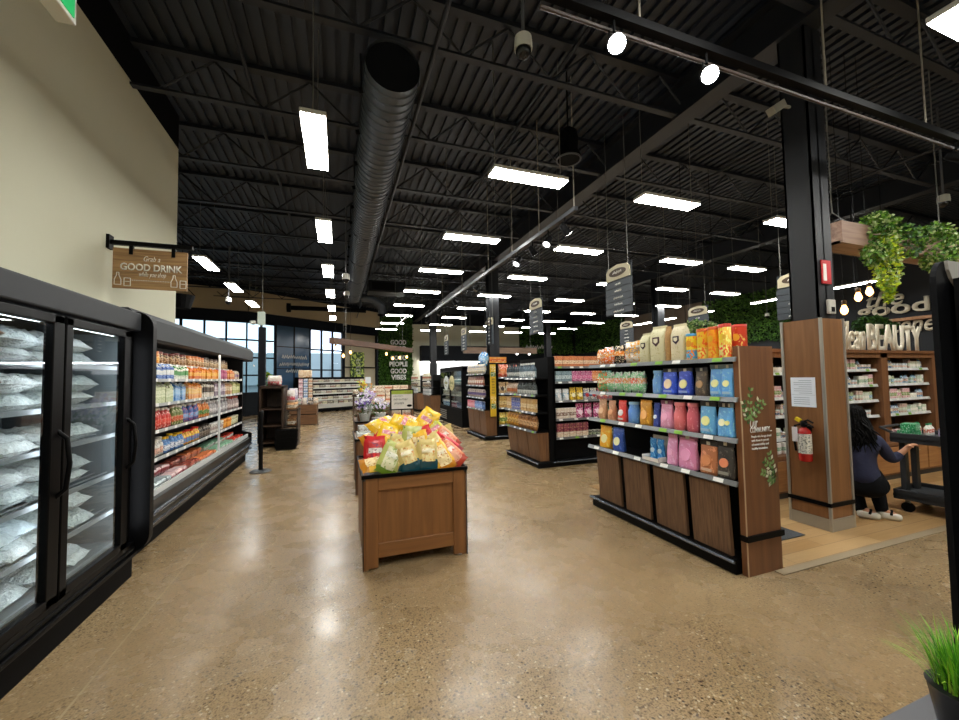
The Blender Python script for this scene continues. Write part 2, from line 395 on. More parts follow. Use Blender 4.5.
# back wall of the market hall
struct(MB().box(4.55, 12.35, 25.75, 26, 3.75, 5.2).build('wall_back_upper', BEIGE))
struct(MB().box(4.55, 5.05, 25.75, 26, 0, 3.75).build('wall_back_pier', BEIGE))
struct(MB().box(5.05, 12.35, 25.1, 26, 2.75, 3.74).build('trim_5', M('#191b20', .6)))
struct(MB().box(5.05, 12.35, 25.85, 25.99, 0, 2.75).build('wall_back_counter', M('#e4e6e6', .4)))
for k in range(3):
    t = thing('light_strip', f'white tube light under the dark back canopy, {nth(k+1)} from the left', 'light', (6.2+2.45*k, 25.35, 2.65), 0, 'tube lights over the back counter')
    MB().box(5.1+2.45*k, 7.3+2.45*k, 25.3, 25.4, 2.68, 2.75).build('housing', WHITE, t)
    MB().box(5.1+2.45*k, 7.3+2.45*k, 25.3, 25.4, 2.62, 2.68).build('diffuser', M('#ffffff', .5, emit=28), t)
t = thing('service_counter', 'long dark service counter with pale top along the back wall', 'counter', (8.7, 24.4, 0))
MB().box(5.2, 12.2, 24.0, 24.8, 0, 1.0).build('body', M('#2c241f', .5), t); MB().box(5.15, 12.25, 23.95, 24.85, 1.0, 1.05).build('countertop', M('#cfcfca', .3), t)
t = thing('display_case', 'low black canopied display case in front of the back counter', 'display case', (8.7, 22.4, 0))
MB().box(6.2, 12.4, 22.0, 22.9, 0, 1.35).build('body', BLACKM, t); MB().box(6.2, 12.4, 21.9, 22.9, 1.85, 2.0).build('canopy', BLACKM, t); MB().box(6.2, 12.4, 22.8, 22.9, 1.35, 1.85).build('rear_panel', BLACKM, t)

# living moss walls: backing plus a coat of short leaf tufts
def moss(name, label, x0, x1, z0, z1, n, place_fn, seed, mats=(M('#2c4f17', .6, var=.5, bscale=12, name='moss_dark'), M('#55802a', .6, var=.5, bscale=12, name='moss_light'))):
    rr = random.Random(seed); t = thing(name, label, 'moss wall', place_fn((x0+x1)/2, 0, z0))
    mb = MB(); c = [place_fn(x0, .03, z0), place_fn(x1, .03, z0), place_fn(x1, .03, z1), place_fn(x0, .03, z1)]
    e = [place_fn(x0, -.02, z0), place_fn(x1, -.02, z0), place_fn(x1, -.02, z1), place_fn(x0, -.02, z1)]
    mb.loft([c, e]); mb.build('backing', M('#12200d', .9), t)
    mb = MB()
    for _ in range(n):
        u = rr.uniform(x0, x1); z = rr.uniform(z0, z1); mb.mi = 0 if rr.random() < .7 else 1
        a = rr.uniform(0, 2*PI); s = rr.uniform(.06, .13); du, dz = math.cos(a)*s, math.sin(a)*s
        mb.tri(place_fn(u, .0, z), place_fn(u+du-dz*.35, -rr.uniform(.05, .12), z+dz+du*.35), place_fn(u+du+dz*.35, -rr.uniform(.05, .12), z+dz-du*.35))
    o = mb.build('moss', mats, t); o['kind'] = 'stuff'
    return t
mw = moss('moss_panel', 'tall green moss wall with white GOOD PEOPLE GOOD VIBES letters', 2.42, 4.55, 1.2, 5.75, 5200, lambda u, d, z: (u, 25.72+d, z), 3)
for s, z, w in (('GOOD', 3.95, 1.0), ('FOOD', 3.55, 1.0), ('GOOD', 2.95, 1.02), ('PEOPLE', 2.55, 1.15), ('GOOD', 2.1, 1.02), ('VIBES', 1.7, .95)):
    text(s, mw, LETW, (3.62, 25.5, z), '-Y', w=w, h=.32, bold=.03, ext=.05)
struct(MB().box(2.42, 4.55, 25.82, 25.99, 0, 1.19).build('wall_back_wainscot', BROWN))
moss('moss_panel', 'dark green moss band high on the dark back wall', 12.4, 16.9, 3.3, 5.3, 3600, lambda u, d, z: (u, 25.9+d, z), 5)
moss('moss_panel', 'green moss band along the right wall above the shelves', 10.2, 14.4, 3.0, 5.1, 4000, lambda u, d, z: (17.12+d, u, z), 7)
moss('moss_panel', 'dark moss panel high in the far right corner', 20.2, 25.6, 3.3, 5.3, 3000, lambda u, d, z: (17.12+d, u, z), 9)
bm_, nt, b = base_mat('brown_brick'); br = nt.nodes.new('ShaderNodeTexBrick'); tc = nt.nodes.new('ShaderNodeTexCoord')
mpp = nt.nodes.new('ShaderNodeMapping'); mpp.inputs['Rotation'].default_value = (PI/2, 0, PI/2)
br.inputs['Color1'].default_value = lin('#57483a'); br.inputs['Color2'].default_value = lin('#40352b'); br.inputs['Mortar'].default_value = lin('#6b5d4e'); br.inputs['Scale'].default_value = 2.2
nt.links.new(tc.outputs['Object'], mpp.inputs['Vector']); nt.links.new(mpp.outputs[0], br.inputs['Vector']); nt.links.new(br.outputs['Color'], b.inputs['Base Color'])
struct(MB().box(17.05, 17.2, 14.5, 20.1, 2.2, 5.2).build('wall_brick', bm_))
t = thing('wall_lettering', 'small white line of script on the dark mossy back wall', 'sign', (13.6, 25.7, 3.2))
scribble(t, LETW, (13.9, 25.6, 3.75), '-Y', 2.2, .35, 5)
# ------------------------------------------------------------------ ceiling
mb = MB(); x = -10.
while x < 17.2:
    mb.box(x, x+.095, -3.2, 26.1, 6.02, 6.07); x += .17
mb.box(-10, 17.3, -3.3, 26.2, 6.07, 6.15)
DECK = M('#2b323e', .55, .1, name='black_roof_deck')
ce = struct(mb.build('ceiling', DECK))
JST = M('#1c2028', .5, .1, name='black_joist_paint')
for y in (.75, 2.52, 4.29, 6.05, 7.8, 9.6, 11.3, 13.1, 14.9, 16.6, 18.4, 20.2):
    x0 = -2.5 if y < 7.5 else -10
    mb = MB(); mb.box(x0, 17.2, y-.045, y+.045, 5.40, 5.43); mb.box(x0, 17.2, y-.06, y+.06, 5.95, 6.01)
    x = x0+.3; k = 0
    while x < 16.6:
        a, b_ = (5.44, 5.96) if k % 2 == 0 else (5.96, 5.44)
        mb.tube([(x, y, a), (x+.6, y, b_)], .016, 5); x += .6; k += 1
    mb.build('roof_joist', JST, ce)
GIR = M('#1b1e24', .5, .1, name='black_girder_paint')
for x in (4.8, 11.7):
    MB().box(x-.14, x+.14, -3.2, 26, 5.36, 5.4).box(x-.02, x+.02, -3.2, 26, 5.4, 5.86).box(x-.14, x+.14, -3.2, 26, 5.86, 5.9).build('roof_girder', GIR, ce)
for x, y0, y1, z in ((1.02, -3, 25, 5.3), (2.9, -3, 20, 5.88), (-1.2, 0, 20, 5.88), (7.6, -3, 25, 5.88), (9.4, -3, 25, 5.3)):
    MB().tube([(x, y0, z), (x, y1, z)], .028, 8).build('sprinkler_pipe', JST, ce, True)
# steel columns
for x, y, lab in ((4.86, 2.76, 'black steel column rising from the wood clad pillar'), (4.7, 11.75, 'black steel column between the middle gondolas'), (4.75, 20.5, 'black steel column farthest back near the beige wall'),
                  (11.7, 11.9, 'black steel column in the far right of the hall'), (11.7, 20.5, 'black steel column at far right, second along its beam')):
    mb = MB(); w = .16 if y > 4 else .135
    mb.box(x-w, x+w, y-w, y-w+.02, 0.0 if y > 4 else 2.0, 5.36); mb.box(x-w, x+w, y+w-.02, y+w, 0. if y > 4 else 2.0, 5.36); mb.box(x-.012, x+.012, y-w, y+w, 0. if y > 4 else 2.0, 5.36)
    if y < 4: mb.box(x-w, x-w+.015, y-w, y+w, 2.0, 5.36)
    o = single('steel_column', mb, M('#16181d', .5, .1, name='column_paint'), lab, 'column', (x, y, 0), 'steel columns')

# round spiral duct
t = thing('air_duct', 'large round black spiral air duct running along the ceiling', 'duct', (.55, 10, 4.95))
mb = MB(); prof = []
n = 28; yy = 4.1; rings = []
while yy < 16.2:
    for dy, dr in ((0, 0), (.09, 0), (.10, .012), (.115, .012), (.125, 0)):
        rings.append([(.55+(.29+dr)*math.cos(2*PI*k/n), yy+dy, 4.95+(.29+dr)*math.sin(2*PI*k/n)) for k in range(n)])
    yy += .13
mb.loft(rings, False, True)
mb.build('shell', M('#474e57', .42, .3, name='duct_paint'), t, True)
MB().loft([[(.55+.285*math.cos(2*PI*k/n), 4.14, 4.95+.285*math.sin(2*PI*k/n)) for k in range(n)], [(.55+.285*math.cos(2*PI*k/n), 4.17, 4.95+.285*math.sin(2*PI*k/n)) for k in range(n)]]).build('dark_inside', M('#14161a', .7), t)  # dark disc gives the shaded inside of the open duct end as colour
for k in range(6):
    y = 4.6+2.1*k
    MB().tube([(.24, y, 5.4), (.245, y, 4.95), (.33, y, 4.74), (.55, y, 4.645), (.77, y, 4.74), (.855, y, 4.95), (.86, y, 5.4)], .012, 5).build('hanger_strap', JST, t)
for k in range(14):
    y = 4.5+.8*k; MB().tube([(.275, y, 4.9), (.215, y, 4.88)], .03, 8).build('nozzle', BLACKM, t)
t = thing('air_duct', 'narrow black round duct crossing above the front windows', 'duct', (-1.0, 19, 4.82))
MB().tube([(-2.1, 19, 4.82), (1.2, 19, 4.82)], .1, 14).build('shell', BLACKM, t, True); MB().tube([(-2.16, 19, 4.82), (-2.0, 19, 4.82)], .2, 16).build('diffuser_cone', BLACKM, t, True)
t = thing('air_duct', 'short black branch duct beside the far end of spiral duct', 'duct', (1.5, 16.6, 4.6))
MB().tube([(.85, 16.3, 4.9), (1.3, 16.3, 4.85), (1.65, 16.4, 4.6), (1.7, 16.5, 4.3)], .16, 14).build('shell', M('#474e57', .42, .3, name='duct_paint'), t, True)
MB().tube([(1.7, 16.5, 4.31), (1.71, 16.52, 4.22)], .2, 14).build('diffuser_cone', BLACKM, t, True)
t = thing('heater_unit', 'black rectangular air handling unit hung below the roof', 'air unit', (1.6, 15, 4.9))
MB().box(.98, 2.3, 14.2, 15, 4.72, 5.12, .02).build('casing', DGREY, t); MB().box(1.1, 1.9, 14.18, 14.2, 4.78, 5.05).build('grille', BLACKM, t)
for x in (1.1, 2.2): MB().tube([(x, 14.6, 5.1), (x, 14.6, 5.96)], .012, 5).build('hanger_rod', JST, t)

# ------------------------------------------------------------------ ceiling lights
EMIT = M('#fdfcf6', .5, emit=30, name='led_diffuser')
pl = thing('ceiling_light', 'x', 'ceiling light', (0, 0, 0), 0, 'LED ceiling lights')
MB().box(-.535, .535, -.125, .125, .012, .06, .008).build('housing', M('#d8d8d4', .5), pl); MB().box(-.525, .525, -.115, .115, 0, .012).build('diffuser', EMIT, pl)
for x in (-.48, .48): MB().tube([(x, 0, .06), (x, 0, 1.75)], .006, 5).build('cable', WIREG, pl)
rows = [-1.0, 1.4, 4.52, 6.87, 9.22, 11.57, 13.9, 16.25, 18.6, 20.9]  # front rows above and behind the camera are mostly unseen, added for brightness
colx = [2.36, 4.71, 7.5, 9.65, 11.9]
for i, y in enumerate(rows):
    for j, x in enumerate(colx):
        if i < 2 and j > 3: continue
        if i == 2 and j > 2: continue
        place(pl, (x, y, 4.2), (0, 0, 0), f'crosswise white LED ceiling light, {nth(i+1)} row from the front, {nth(j+1)} across', 'crosswise LED ceiling lights')
for y in (-1.0, 1.6, 4.58, 7.33, 10.0, 12.6, 15.2, 17.6):  # two nearest hang out of view, added to brighten surfaces facing the camera
    k = [-1.0, 1.6, 4.58, 7.33, 10.0, 12.6, 15.2, 17.6].index(y)
    place(pl, (-.24, y, 4.2), (0, 0, PI/2), f'lengthwise white LED ceiling light left of the duct, {nth(k+1)} from the front', 'lengthwise LED ceiling lights')
for k, y in enumerate((10.1, 12.5, 15.0)):
    place(pl, (-2.75, y, 4.2), (0, 0, PI/2), f'lengthwise white LED ceiling light before the front windows, {nth(k+1)} from the left', 'lengthwise LED ceiling lights')
for k, y in enumerate((7.2, 9.75, 12.5, 14.45, 15.95)):
    place(pl, (14.65, y, 4.2), (0, 0, PI/2), f'lengthwise white LED ceiling light near right wall, {nth(k+1)} from the front', 'lengthwise LED ceiling lights')

# ------------------------------------------------------------------ track lights
SPOT = M('#ffffff', .5, emit=60, name='spot_lens'); SPOTD = M('#ffffff', .5, emit=4, name='spot_lens_dim')
def spot_head(parent, x, y, z, ax, ay, az, lit, s=1., n=0):
    """a track head hanging from (x,y,z) and aiming along (ax,ay,az)"""
    d = Vector((ax, ay, az)).normalized(); c = Vector((x, y, z-.2*s))
    h = MB(); h.tube([(x, y, z), (x, y, z-.1*s)], .012*s, 8); h.tube([Vector((x, y, z-.1*s))+Vector((.05*s, 0, 0)), c+Vector((.05*s, 0, 0))], .007*s, 6); h.tube([Vector((x, y, z-.1*s))-Vector((.05*s, 0, 0)), c-Vector((.05*s, 0, 0))], .007*s, 6)
    h.tube([c-d*.11*s, c-d*.07*s, c+d*.02*s, c+d*.1*s], [.035*s, .055*s, .06*s, .075*s], 16)
    o = h.build('spot_head', BLACKM, parent, True)
    MB().tube([c+d*.1*s, c+d*.108*s], .068*s, 16).build('lens', SPOT if lit == 2 else SPOTD if lit else M('#55585c', .1), o, True)
    return c
t = thing('track_light', 'long black lighting track across the ceiling nearest the camera, with bright spots', 'track light', (4, 2.05, 4))
MB().box(1.2, 8.2, 2.02, 2.08, 3.97, 4.03).build('track', BLACK, t); MB().tube([(1.2, 2.09, 3.935), (8.2, 2.09, 3.935)], .014, 8).build('conduit', M('#3a2f2a', .5), t, True)
for x in (1.95, 3.95, 5.5): MB().tube([(x, 2.05, 4.03), (x, 2.05, 6.0)], .008, 6).build('suspension_rod', M('#8b857a', .5), t)
LIGHTS = []
for x, y_ in ((1.73, 2.05), (2.56, 2.05), (6.05, 2.05)):
    c = spot_head(t, x, y_, 3.97, -.35*x/1.7 if x < 5 else .6, -.75, -.75 if x < 5 else -.5, 2 if x < 5 else 1, .8)
    if x < 5: LIGHTS.append(c)
t = thing('track_light', 'silver lighting track running away over the middle aisles', 'track light', (3.2, 9.5, 4))
MB().box(3.17, 3.23, 4.7, 14.9, 3.97, 4.03).build('track', M('#46484c', .45, .3), t)
for y in (4.75, 5.8, 6.9, 8.2, 10.2, 12.4): MB().tube([(3.2, y, 4.03), (3.2, y, 6.0)], .009, 6).build('suspension_rod', M('#8b857a', .5), t)
for k, y in enumerate((5.0, 5.5, 6.05, 6.65, 9.0, 10.95, 12.8, 14.75)):
    spot_head(t, 3.2, y, 3.97, .55 if k in (0, 2, 5) else -.5, -.15, -.8, 1 if k in (1, 3) else 0, .85)
t = thing('track_light', 'short pale track in front of the moss wall', 'track light', (2.48, 16.6, 4))
MB().box(2.45, 2.51, 15.4, 17.9, 3.97, 4.03).build('track', M('#b9c4c4', .4, .3), t); MB().tube([(2.48, 16.6, 4.03), (2.48, 16.6, 6.0)], .009, 6).build('suspension_rod', WIREG, t)
# ------------------------------------------------------------------ product prototypes (front faces -Y, origin at base centre)
def superring(cx, cy, z, a, b, n=14, p=2.6):
    o = []
    for k in range(n):
        t = 2*PI*k/n; c, s = math.cos(t), math.sin(t)
        o.append((cx+a*math.copysign(abs(c)**(2/p), c), cy+b*math.copysign(abs(s)**(2/p), s), z))
    return o
def pouch(name, w, h, d, mat, emb=None, head=None, label=None, cat='bag', seed=0, embz=.42, foot=None):
    rr = random.Random(seed+int(w*1000)); t = thing(name, label or name, cat); mb = MB(); rings = []
    for f, fw, fd in ((0, .94, .8), (.03, .98, .98), (.12, 1, 1), (.35, .99, .86), (.6, .97, .55), (.8, .97, .26), (.9, .98, .1), (.93, 1., .06), (1, 1., .05)):
        j = 1+rr.uniform(-.04, .04); rings.append(superring(rr.uniform(-.004, .004), rr.uniform(-.004, .004), f*h, w/2*fw*(.98+.02*j), d/2*fd*j, 16, 3.2))
    mb.loft(rings); mb.build('pouch_body', mat, t, True)
    if emb:
        e = MB(); z = embz*h; r = w*.27; y = -d/2*.8
        e.loft([[(r*math.cos(2*PI*k/16), y+(r*math.sin(2*PI*k/16))/h*d*.45-q, z+r*math.sin(2*PI*k/16)) for k in range(16)] for q in (-.01, .006)])
        e.build('emblem', M(emb, .5), t)
    if head:
        MB().box(-w*.5, w*.5, -d*.05-.003, d*.05+.003, h*.86, h*1.0).build('header_strip', M(head, .3), t)
        MB().box(-w*.1, w*.1, -d*.05-.006, -d*.05-.003, h*.88, h*.98).build('price_tag', M('#d6d6cc', .5), t)
    if foot:
        MB().box(-w*.3, w*.3, -d*.5-.003, -d*.45, h*.1, h*.18).build('label_strip', M(foot, .5), t)
    return t
def flat_bag(name, w, h, d, mat, mark=None, side=None, cat='bag'):
    t = thing(name, name, cat); mb = MB()
    mb.loft([superring(0, 0, z*h, w/2*fw, d/2*fd, 16, 6) for z, fw, fd in ((0, .98, .98), (.02, 1, 1), (.7, 1, .98), (.86, .99, .5), (.93, .99, .08), (1, 1, .06))])
    mb.build('bag_body', mat, t, True)
    if mark:
        s = w*.22; zc = h*.55; y = -d/2-.002
        MB().prism([(-s, zc-s*.2), (-s, zc+s*1.2), (s, zc+s*1.2), (s, zc-s*.2), (0, zc-s*1.1)], 'Y', y-.004, y+.004).build('badge', M(mark, .5), t)
        s *= .62; MB().prism([(-s, zc), (-s, zc+s*1.3), (s, zc+s*1.3), (s, zc), (0, zc-s*.6)], 'Y', y-.006, y-.003).build('badge_centre', M('#e9e3c6', .5), t)
    return t
def can(name, r, h, mat, lid='#d94f2a', cat='canister', spot=None):
    t = thing(name, name, cat); MB().lathe([(r*.97, 0), (r, .006), (r, h*.9), (r*.97, h*.905)], 20).build('canister_body', mat, t, True)
    MB().lathe([(r*.99, h*.9), (r*1.03, h*.905), (r*1.03, h*.985), (r*.97, h)], 20).build('lid', M(lid, .35), t, True)
    if spot:
        mb = MB(); n = 10
        mb.loft([[((r+q)*math.sin(r_*math.cos(2*PI*k/n)), -(r+q)*math.cos(r_*math.cos(2*PI*k/n)), h*.62+r*r_*math.sin(2*PI*k/n)) for k in range(n)] for q, r_ in ((-.004, .62), (.003, .62))])
        mb.build('emblem', M(spot, .5), t)
    return t
def bottle(name, r, h, mat, cap='#e8e4da', cat='bottle', neck=.35):
    t = thing(name, name, cat)
    MB().lathe([(r*.9, 0), (r, .008), (r, h*.58), (r*.85, h*.68), (r*neck, h*.8), (r*neck, h*.9)], 12).build('bottle_body', mat, t, True)
    MB().lathe([(r*neck*1.15, h*.88), (r*neck*1.15, h)], 10).build('cap', M(cap, .4), t, True)
    return t
def carton(name, w, d, h, mat, cap=None, cat='carton'):
    t = thing(name, name, cat)
    mb = MB(); mb.loft([[(-w/2, -d/2, 0), (w/2, -d/2, 0), (w/2, d/2, 0), (-w/2, d/2, 0)], [(-w/2, -d/2, h*.75), (w/2, -d/2, h*.75), (w/2, d/2, h*.75), (-w/2, d/2, h*.75)], [(-w/2, -.004, h*.93), (w/2, -.004, h*.93), (w/2, .004, h*.93), (-w/2, .004, h*.93)], [(-w/2, -.004, h), (w/2, -.004, h), (w/2, .004, h), (-w/2, .004, h)]])
    mb.build('carton_body', mat, t)
    if cap: MB().tube([(0, -d*.25, h*.82), (0, -d*.36, h*.9)], w*.17, 10).build('cap', M(cap, .4), t)
    return t
def jar(name, r, h, mat, lid='#2b2b2b', cat='jar'):
    t = thing(name, name, cat)
    MB().lathe([(r*.92, 0), (r, .008), (r, h*.72), (r*.85, h*.82)], 12).build('jar_body', mat, t, True); MB().lathe([(r*.9, h*.82), (r*.9, h)], 12).build('lid', M(lid, .35), t, True)
    return t
def tub(name, r, h, mat, lid='#eceae4', cat='tub'):
    t = thing(name, name, cat)
    MB().lathe([(r*.8, 0), (r*.96, h*.88)], 12).build('tub_body', mat, t, True); MB().lathe([(r, h*.87), (r, h*.97), (r*.9, h)], 12).build('lid', M(lid, .35), t, True)
    return t
def box_pack(name, w, d, h, mat, cat='box', label=None):
    o = MB().box(-w/2, w/2, -d/2, d/2, 0, h, min(.004, w*.05), 1).build(name, mat); tag(o, label or name, cat); return o
def tray(name, w, d, h, mat, lid='#cfd6d4', cat='tray'):
    t = thing(name, name, cat)
    MB().loft([[(-w*.42, -d*.42, 0), (w*.42, -d*.42, 0), (w*.42, d*.42, 0), (-w*.42, d*.42, 0)], [(-w/2, -d/2, h*.7), (w/2, -d/2, h*.7), (w/2, d/2, h*.7), (-w/2, d/2, h*.7)]]).build('tray_body', mat, t)
    MB().loft([[(-w/2, -d/2, h*.7), (w/2, -d/2, h*.7), (w/2, d/2, h*.7), (-w/2, d/2, h*.7)], [(-w*.4, -d*.4, h), (w*.4, -d*.4, h), (w*.4, d*.4, h), (-w*.4, d*.4, h)]]).build('lid', M(lid, .2), t)
    return t
def pillow(name, w, h, T, mat, patch=None, seed=0, cat='bag', patchz=(.3, .72), rough=.012, pname='printed_panel'):
    """a filled bag lying in the XZ plane, centred on the origin, front towards -Y"""
    rr = random.Random(seed); nu, nv = 10, 14; t = thing(name, name, cat)
    def pt(u, v, s):
        a, b = 2*u-1, 2*v-1
        th = T/2*max(0, 1-abs(a)**2.4)**.6*max(0, 1-abs(b)**3)**.7
        wv = 1-.1*math.exp(-((abs(b)-.82)/.12)**2)
        return Vector((a*w/2*wv, s*th, b*h/2+.004*math.sin(9*u)))
    nz = [[rr.uniform(-1, 1)*rough for _ in range(nv+1)] for _ in range(nu+1)]
    def P(i, j, s, off=0.):
        u, v = i/nu, j/nv; p = pt(u, v, s); e = min(1, 4*min(u, 1-u))*min(1, 4*min(v, 1-v)); p.y += (nz[i][j]*e+off)*(1 if s > 0 else 1); return p
    mb = MB(); F = [[mb.bm.verts.new(P(i, j, -1)) for j in range(nv+1)] for i in range(nu+1)]
    B = [[F[i][j] if i in (0, nu) or j in (0, nv) else mb.bm.verts.new(P(i, j, 1)) for j in range(nv+1)] for i in range(nu+1)]
    for i in range(nu):
        for j in range(nv):
            mb._f((F[i][j], F[i+1][j], F[i+1][j+1], F[i][j+1])); mb._f((B[i][j], B[i][j+1], B[i+1][j+1], B[i+1][j]))
    mb.build('bag_body', mat, t, True)
    if patch:
        mb = MB(); j0, j1 = int(patchz[0]*nv), int(patchz[1]*nv)
        G = [[mb.bm.verts.new(P(i, j, -1, -.004)) for j in range(j0, j1+1)] for i in range(2, nu-1)]
        for i in range(len(G)-1):
            for j in range(len(G[0])-1): mb._f((G[i][j], G[i+1][j], G[i+1][j+1], G[i][j+1]))
        mb.build(pname, patch, t, True)
    return t

# ------------------------------------------------------------------ glass door freezer on the left
t = thing('glass_door_freezer', 'long black upright freezer with glass doors along the left wall', 'freezer', (-2.03, 2.78, 0))
INT = M('#6f777a', .5, name='freezer_liner')
X0, X1, Y0, Y1 = -2.48, -1.62, 1.66, 4.12
mb = MB(); mb.box(X0, X1-.03, Y0, Y0+.05, .26, 2.05); mb.box(X0, X1-.03, Y1-.05, Y1, .26, 2.05); mb.box(X0, X0+.05, Y0, Y1, .26, 2.05); mb.box(X0, X1-.03, Y0, Y1, .26, .32); mb.box(X0, X1-.03, Y0, Y1, 2.0, 2.05)
mb.build('cabinet', BLACKM, t)
MB().box(X0+.05, X0+.06, Y0+.05, Y1-.05, .32, 2.0).box(X0+.06, X1-.1, Y1-.06, Y1-.05, .32, 2.0).box(X0+.06, X1-.1, Y0+.05, Y0+.06, .32, 2.0).box(X0+.06, X1-.06, Y0+.06, Y1-.06, .32, .33).build('inner_lining', INT, t)
MB().box(X0, X1+.03, Y0, Y1, 2.04, 2.195, .012).build('canopy', M('#23262a', .6, name='freezer_canopy'), t)
MB().box(X0, X1+.0, Y0, Y1, 0.0, .17).build('kick_plate', BLACKM, t)
mb = MB(); mb.box(X0, X1+.035, Y0, Y1, .17, .205, .01); mb.box(X0, X1+.02, Y0, Y1, .215, .245, .01); mb.box(X0, X1+.01, Y0, Y1, .205, .28); mb.build('bumper_rail', BLACKG, t)
for z in (.335, .6, .89, 1.2, 1.45, 1.73):
    mb = MB()
    for k in range(10): x = X0+.09+k*.076; mb.box(x, x+.008, Y0+.06, Y1-.06, z-.012, z-.004)
    for y in (Y0+.2, 2.4, 3.15, Y1-.2): mb.box(X0+.08, -1.7, y, y+.012, z-.02, z-.012)
    s = mb.build('wire_shelf', GREY, t); MB().box(-1.7, -1.685, Y0+.06, Y1-.06, z-.024, z+.006).build('price_rail', M('#8a9094', .45, .2), s)
LED = M('#f3f8ff', .5, emit=7, name='freezer_led')
GLASS = glass('freezer_glass', '#f2f6f6', .035)
for k, (a, b_) in enumerate(((1.675, 2.34), (2.355, 3.13), (3.145, 3.95))):
    mb = MB(); z0, z1, f = .295, 2.02, .055
    mb.box(X1-.02, X1+.03, a, a+.07, z0, z1, .006); mb.box(X1-.02, X1+.03, b_-.1, b_, z0, z1, .006); mb.box(X1-.02, X1+.03, a, b_, z0, z0+f, .006); mb.box(X1-.02, X1+.03, a, b_, z1-f, z1, .006)
    d = mb.build('door', BLACKG, t)
    MB().box(X1+.002, X1+.01, a+.07, b_-.1, z0+f, z1-f).build('glass_pane', GLASS, d)
    y = b_-.03; MB().tube([(X1+.02, y, .92), (X1+.07, y, .97), (X1+.085, y, 1.12), (X1+.07, y, 1.27), (X1+.02, y, 1.32)], .013, 10).build('handle', BLACK, d, True)
    mb = MB(); mb.box(X1-.045, X1-.025, b_-.035, b_-.01, .36, 1.93); mb.build('light_tube', LED, t)
    MB().box(X1-.07, X1-.05, a+.05, b_-.05, 1.975, 1.985).build('light_tube', LED, t)
# ---- bags in the freezer
CLR = M('#dfe4e2', .25, bump=1., bscale=55, var=.3, name='clear_crinkled_plastic')
CLR2 = M('#c4cccb', .22, bump=1., bscale=48, var=.4, name='grey_crinkled_plastic')
fb = pillow('frozen_bag', .3, .36, .12, CLR, pack('#e6ebea', '#b9c6c8', '#9aa6a6', .0, .0, 14, .6), 1, patchz=(.2, .8), rough=.012)
fb2 = pillow('frozen_bag', .3, .38, .13, CLR2, None, 2, rough=.014)
fl = pillow('bread_bag', .17, .34, .12, pack('#7a5232', '#8a6240', '#d8c6a8', .3, .7, 8, .6, .3), pack('#e8e4dc', '#c8b49a', '#6a4a30', 0, 0, 12, .55), 3, patchz=(.55, .95), rough=.008)
ib = pillow('frozen_bag', .34, .44, .13, M('#c9d6dc', .2, bump=.8, bscale=22, var=.3, name='pale_blue_plastic'), None, 4, rough=.016)
text('2CS', ib, M('#2a3038', .5), (0, -.082, .05), '-Y', w=.12, h=.055, bold=.02); text('GLAC', ib, M('#2a3038', .5), (0, -.082, -.03), '-Y', w=.15, h=.055, bold=.02)
shz = [.335, .6, .89, 1.2, 1.45, 1.73]; shn = ['bottom', 'second lowest', 'third lowest', 'third highest', 'second highest', 'top']
for si, z in enumerate(shz):
    gap = (shz+[2.0])[si+1]-z; n = 0
    for door, (a, b_) in (('middle', (2.52, 3.02)), ('right', (3.2, 3.8))):
        nb = max(1, int((gap-.06)/.105)); 
        for stack in range(3 if door == 'middle' else 2):
            y = (2.6, 2.9, 3.08)[stack] if door == 'middle' else (3.36, 3.66)[stack]
            for lv in range(min(nb, 2 if si == 5 else 3)):
                n += 1
                use = fl if (door == 'middle' and stack < 2 and si in (2, 3, 4, 5)) else ib if (door == 'middle' and si in (0, 1) and lv == 1) else fb if (si+lv+stack) % 2 else fb2
                tilt = R.uniform(-.12, .12); yaw = PI/2+R.uniform(-.15, .15)
                if use is fl: rot = (PI/2*.98, PI/2*0, yaw)
                else: rot = (-PI/2+.12+tilt, 0, yaw)
                kind = {fl: 'brown bread roll bag', ib: 'pale blue printed frozen bag', fb: 'clear crinkled frozen bag', fb2: 'grey crinkled frozen bag'}[use]
                place(use, (-1.91+R.uniform(-.02, .02), y, z+.06+lv*.1), rot, f'{kind}, {nth(n)} counted along the {shn[si]} shelf behind freezer doors', 'bags in the glass freezer', R.uniform(.92, 1.04) if use is not fl else .8)

# ------------------------------------------------------------------ open dairy case
t = thing('open_dairy_case', 'long open refrigerated case stocked with drinks and dairy along left wall', 'refrigerated case', (-2.05, 6.6, 0))
A, B_ = 4.17, 9.15
def endp(y0, y1, nm):
    pr = []
    for cx, cz, a0 in ((-1.63, 2.08, 0), (-2.36, 2.08, 90), (-2.36, .32, 180), (-1.63, .32, 270)):
        for k in range(7):
            a = math.radians(a0+15*k); pr.append((cx+.12*math.cos(a), cz+.13*math.sin(a)))
    MB().prism([(x, z) for x, z in pr], 'Y', y0, y1).build(nm, BLACKG, t)
endp(A-.04, A+.03, 'end_panel'); 
pr = [(-2.48, .15), (-1.75, .15), (-1.68, .4), (-1.68, .55), (-1.85, .6), (-1.85, 2.0), (-1.68, 2.0), (-1.68, 2.2), (-1.72, 2.26), (-2.48, 2.26)]
MB().prism(pr, 'Y', B_, B_+.06).build('end_panel', BLACKG, t)
CAN = M('#2a2d30', .6, name='canopy_grey')
MB().box(-2.48, -2.44, A+.03, B_, .15, 2.2).build('back_panel', M('#17181a', .5), t)
MB().prism([(-2.48, 2.26), (-1.72, 2.26), (-1.66, 2.2), (-1.66, 2.02), (-1.7, 2.0), (-1.72, 2.06), (-2.48, 2.1)], 'Y', A+.03, B_).build('canopy', CAN, t)
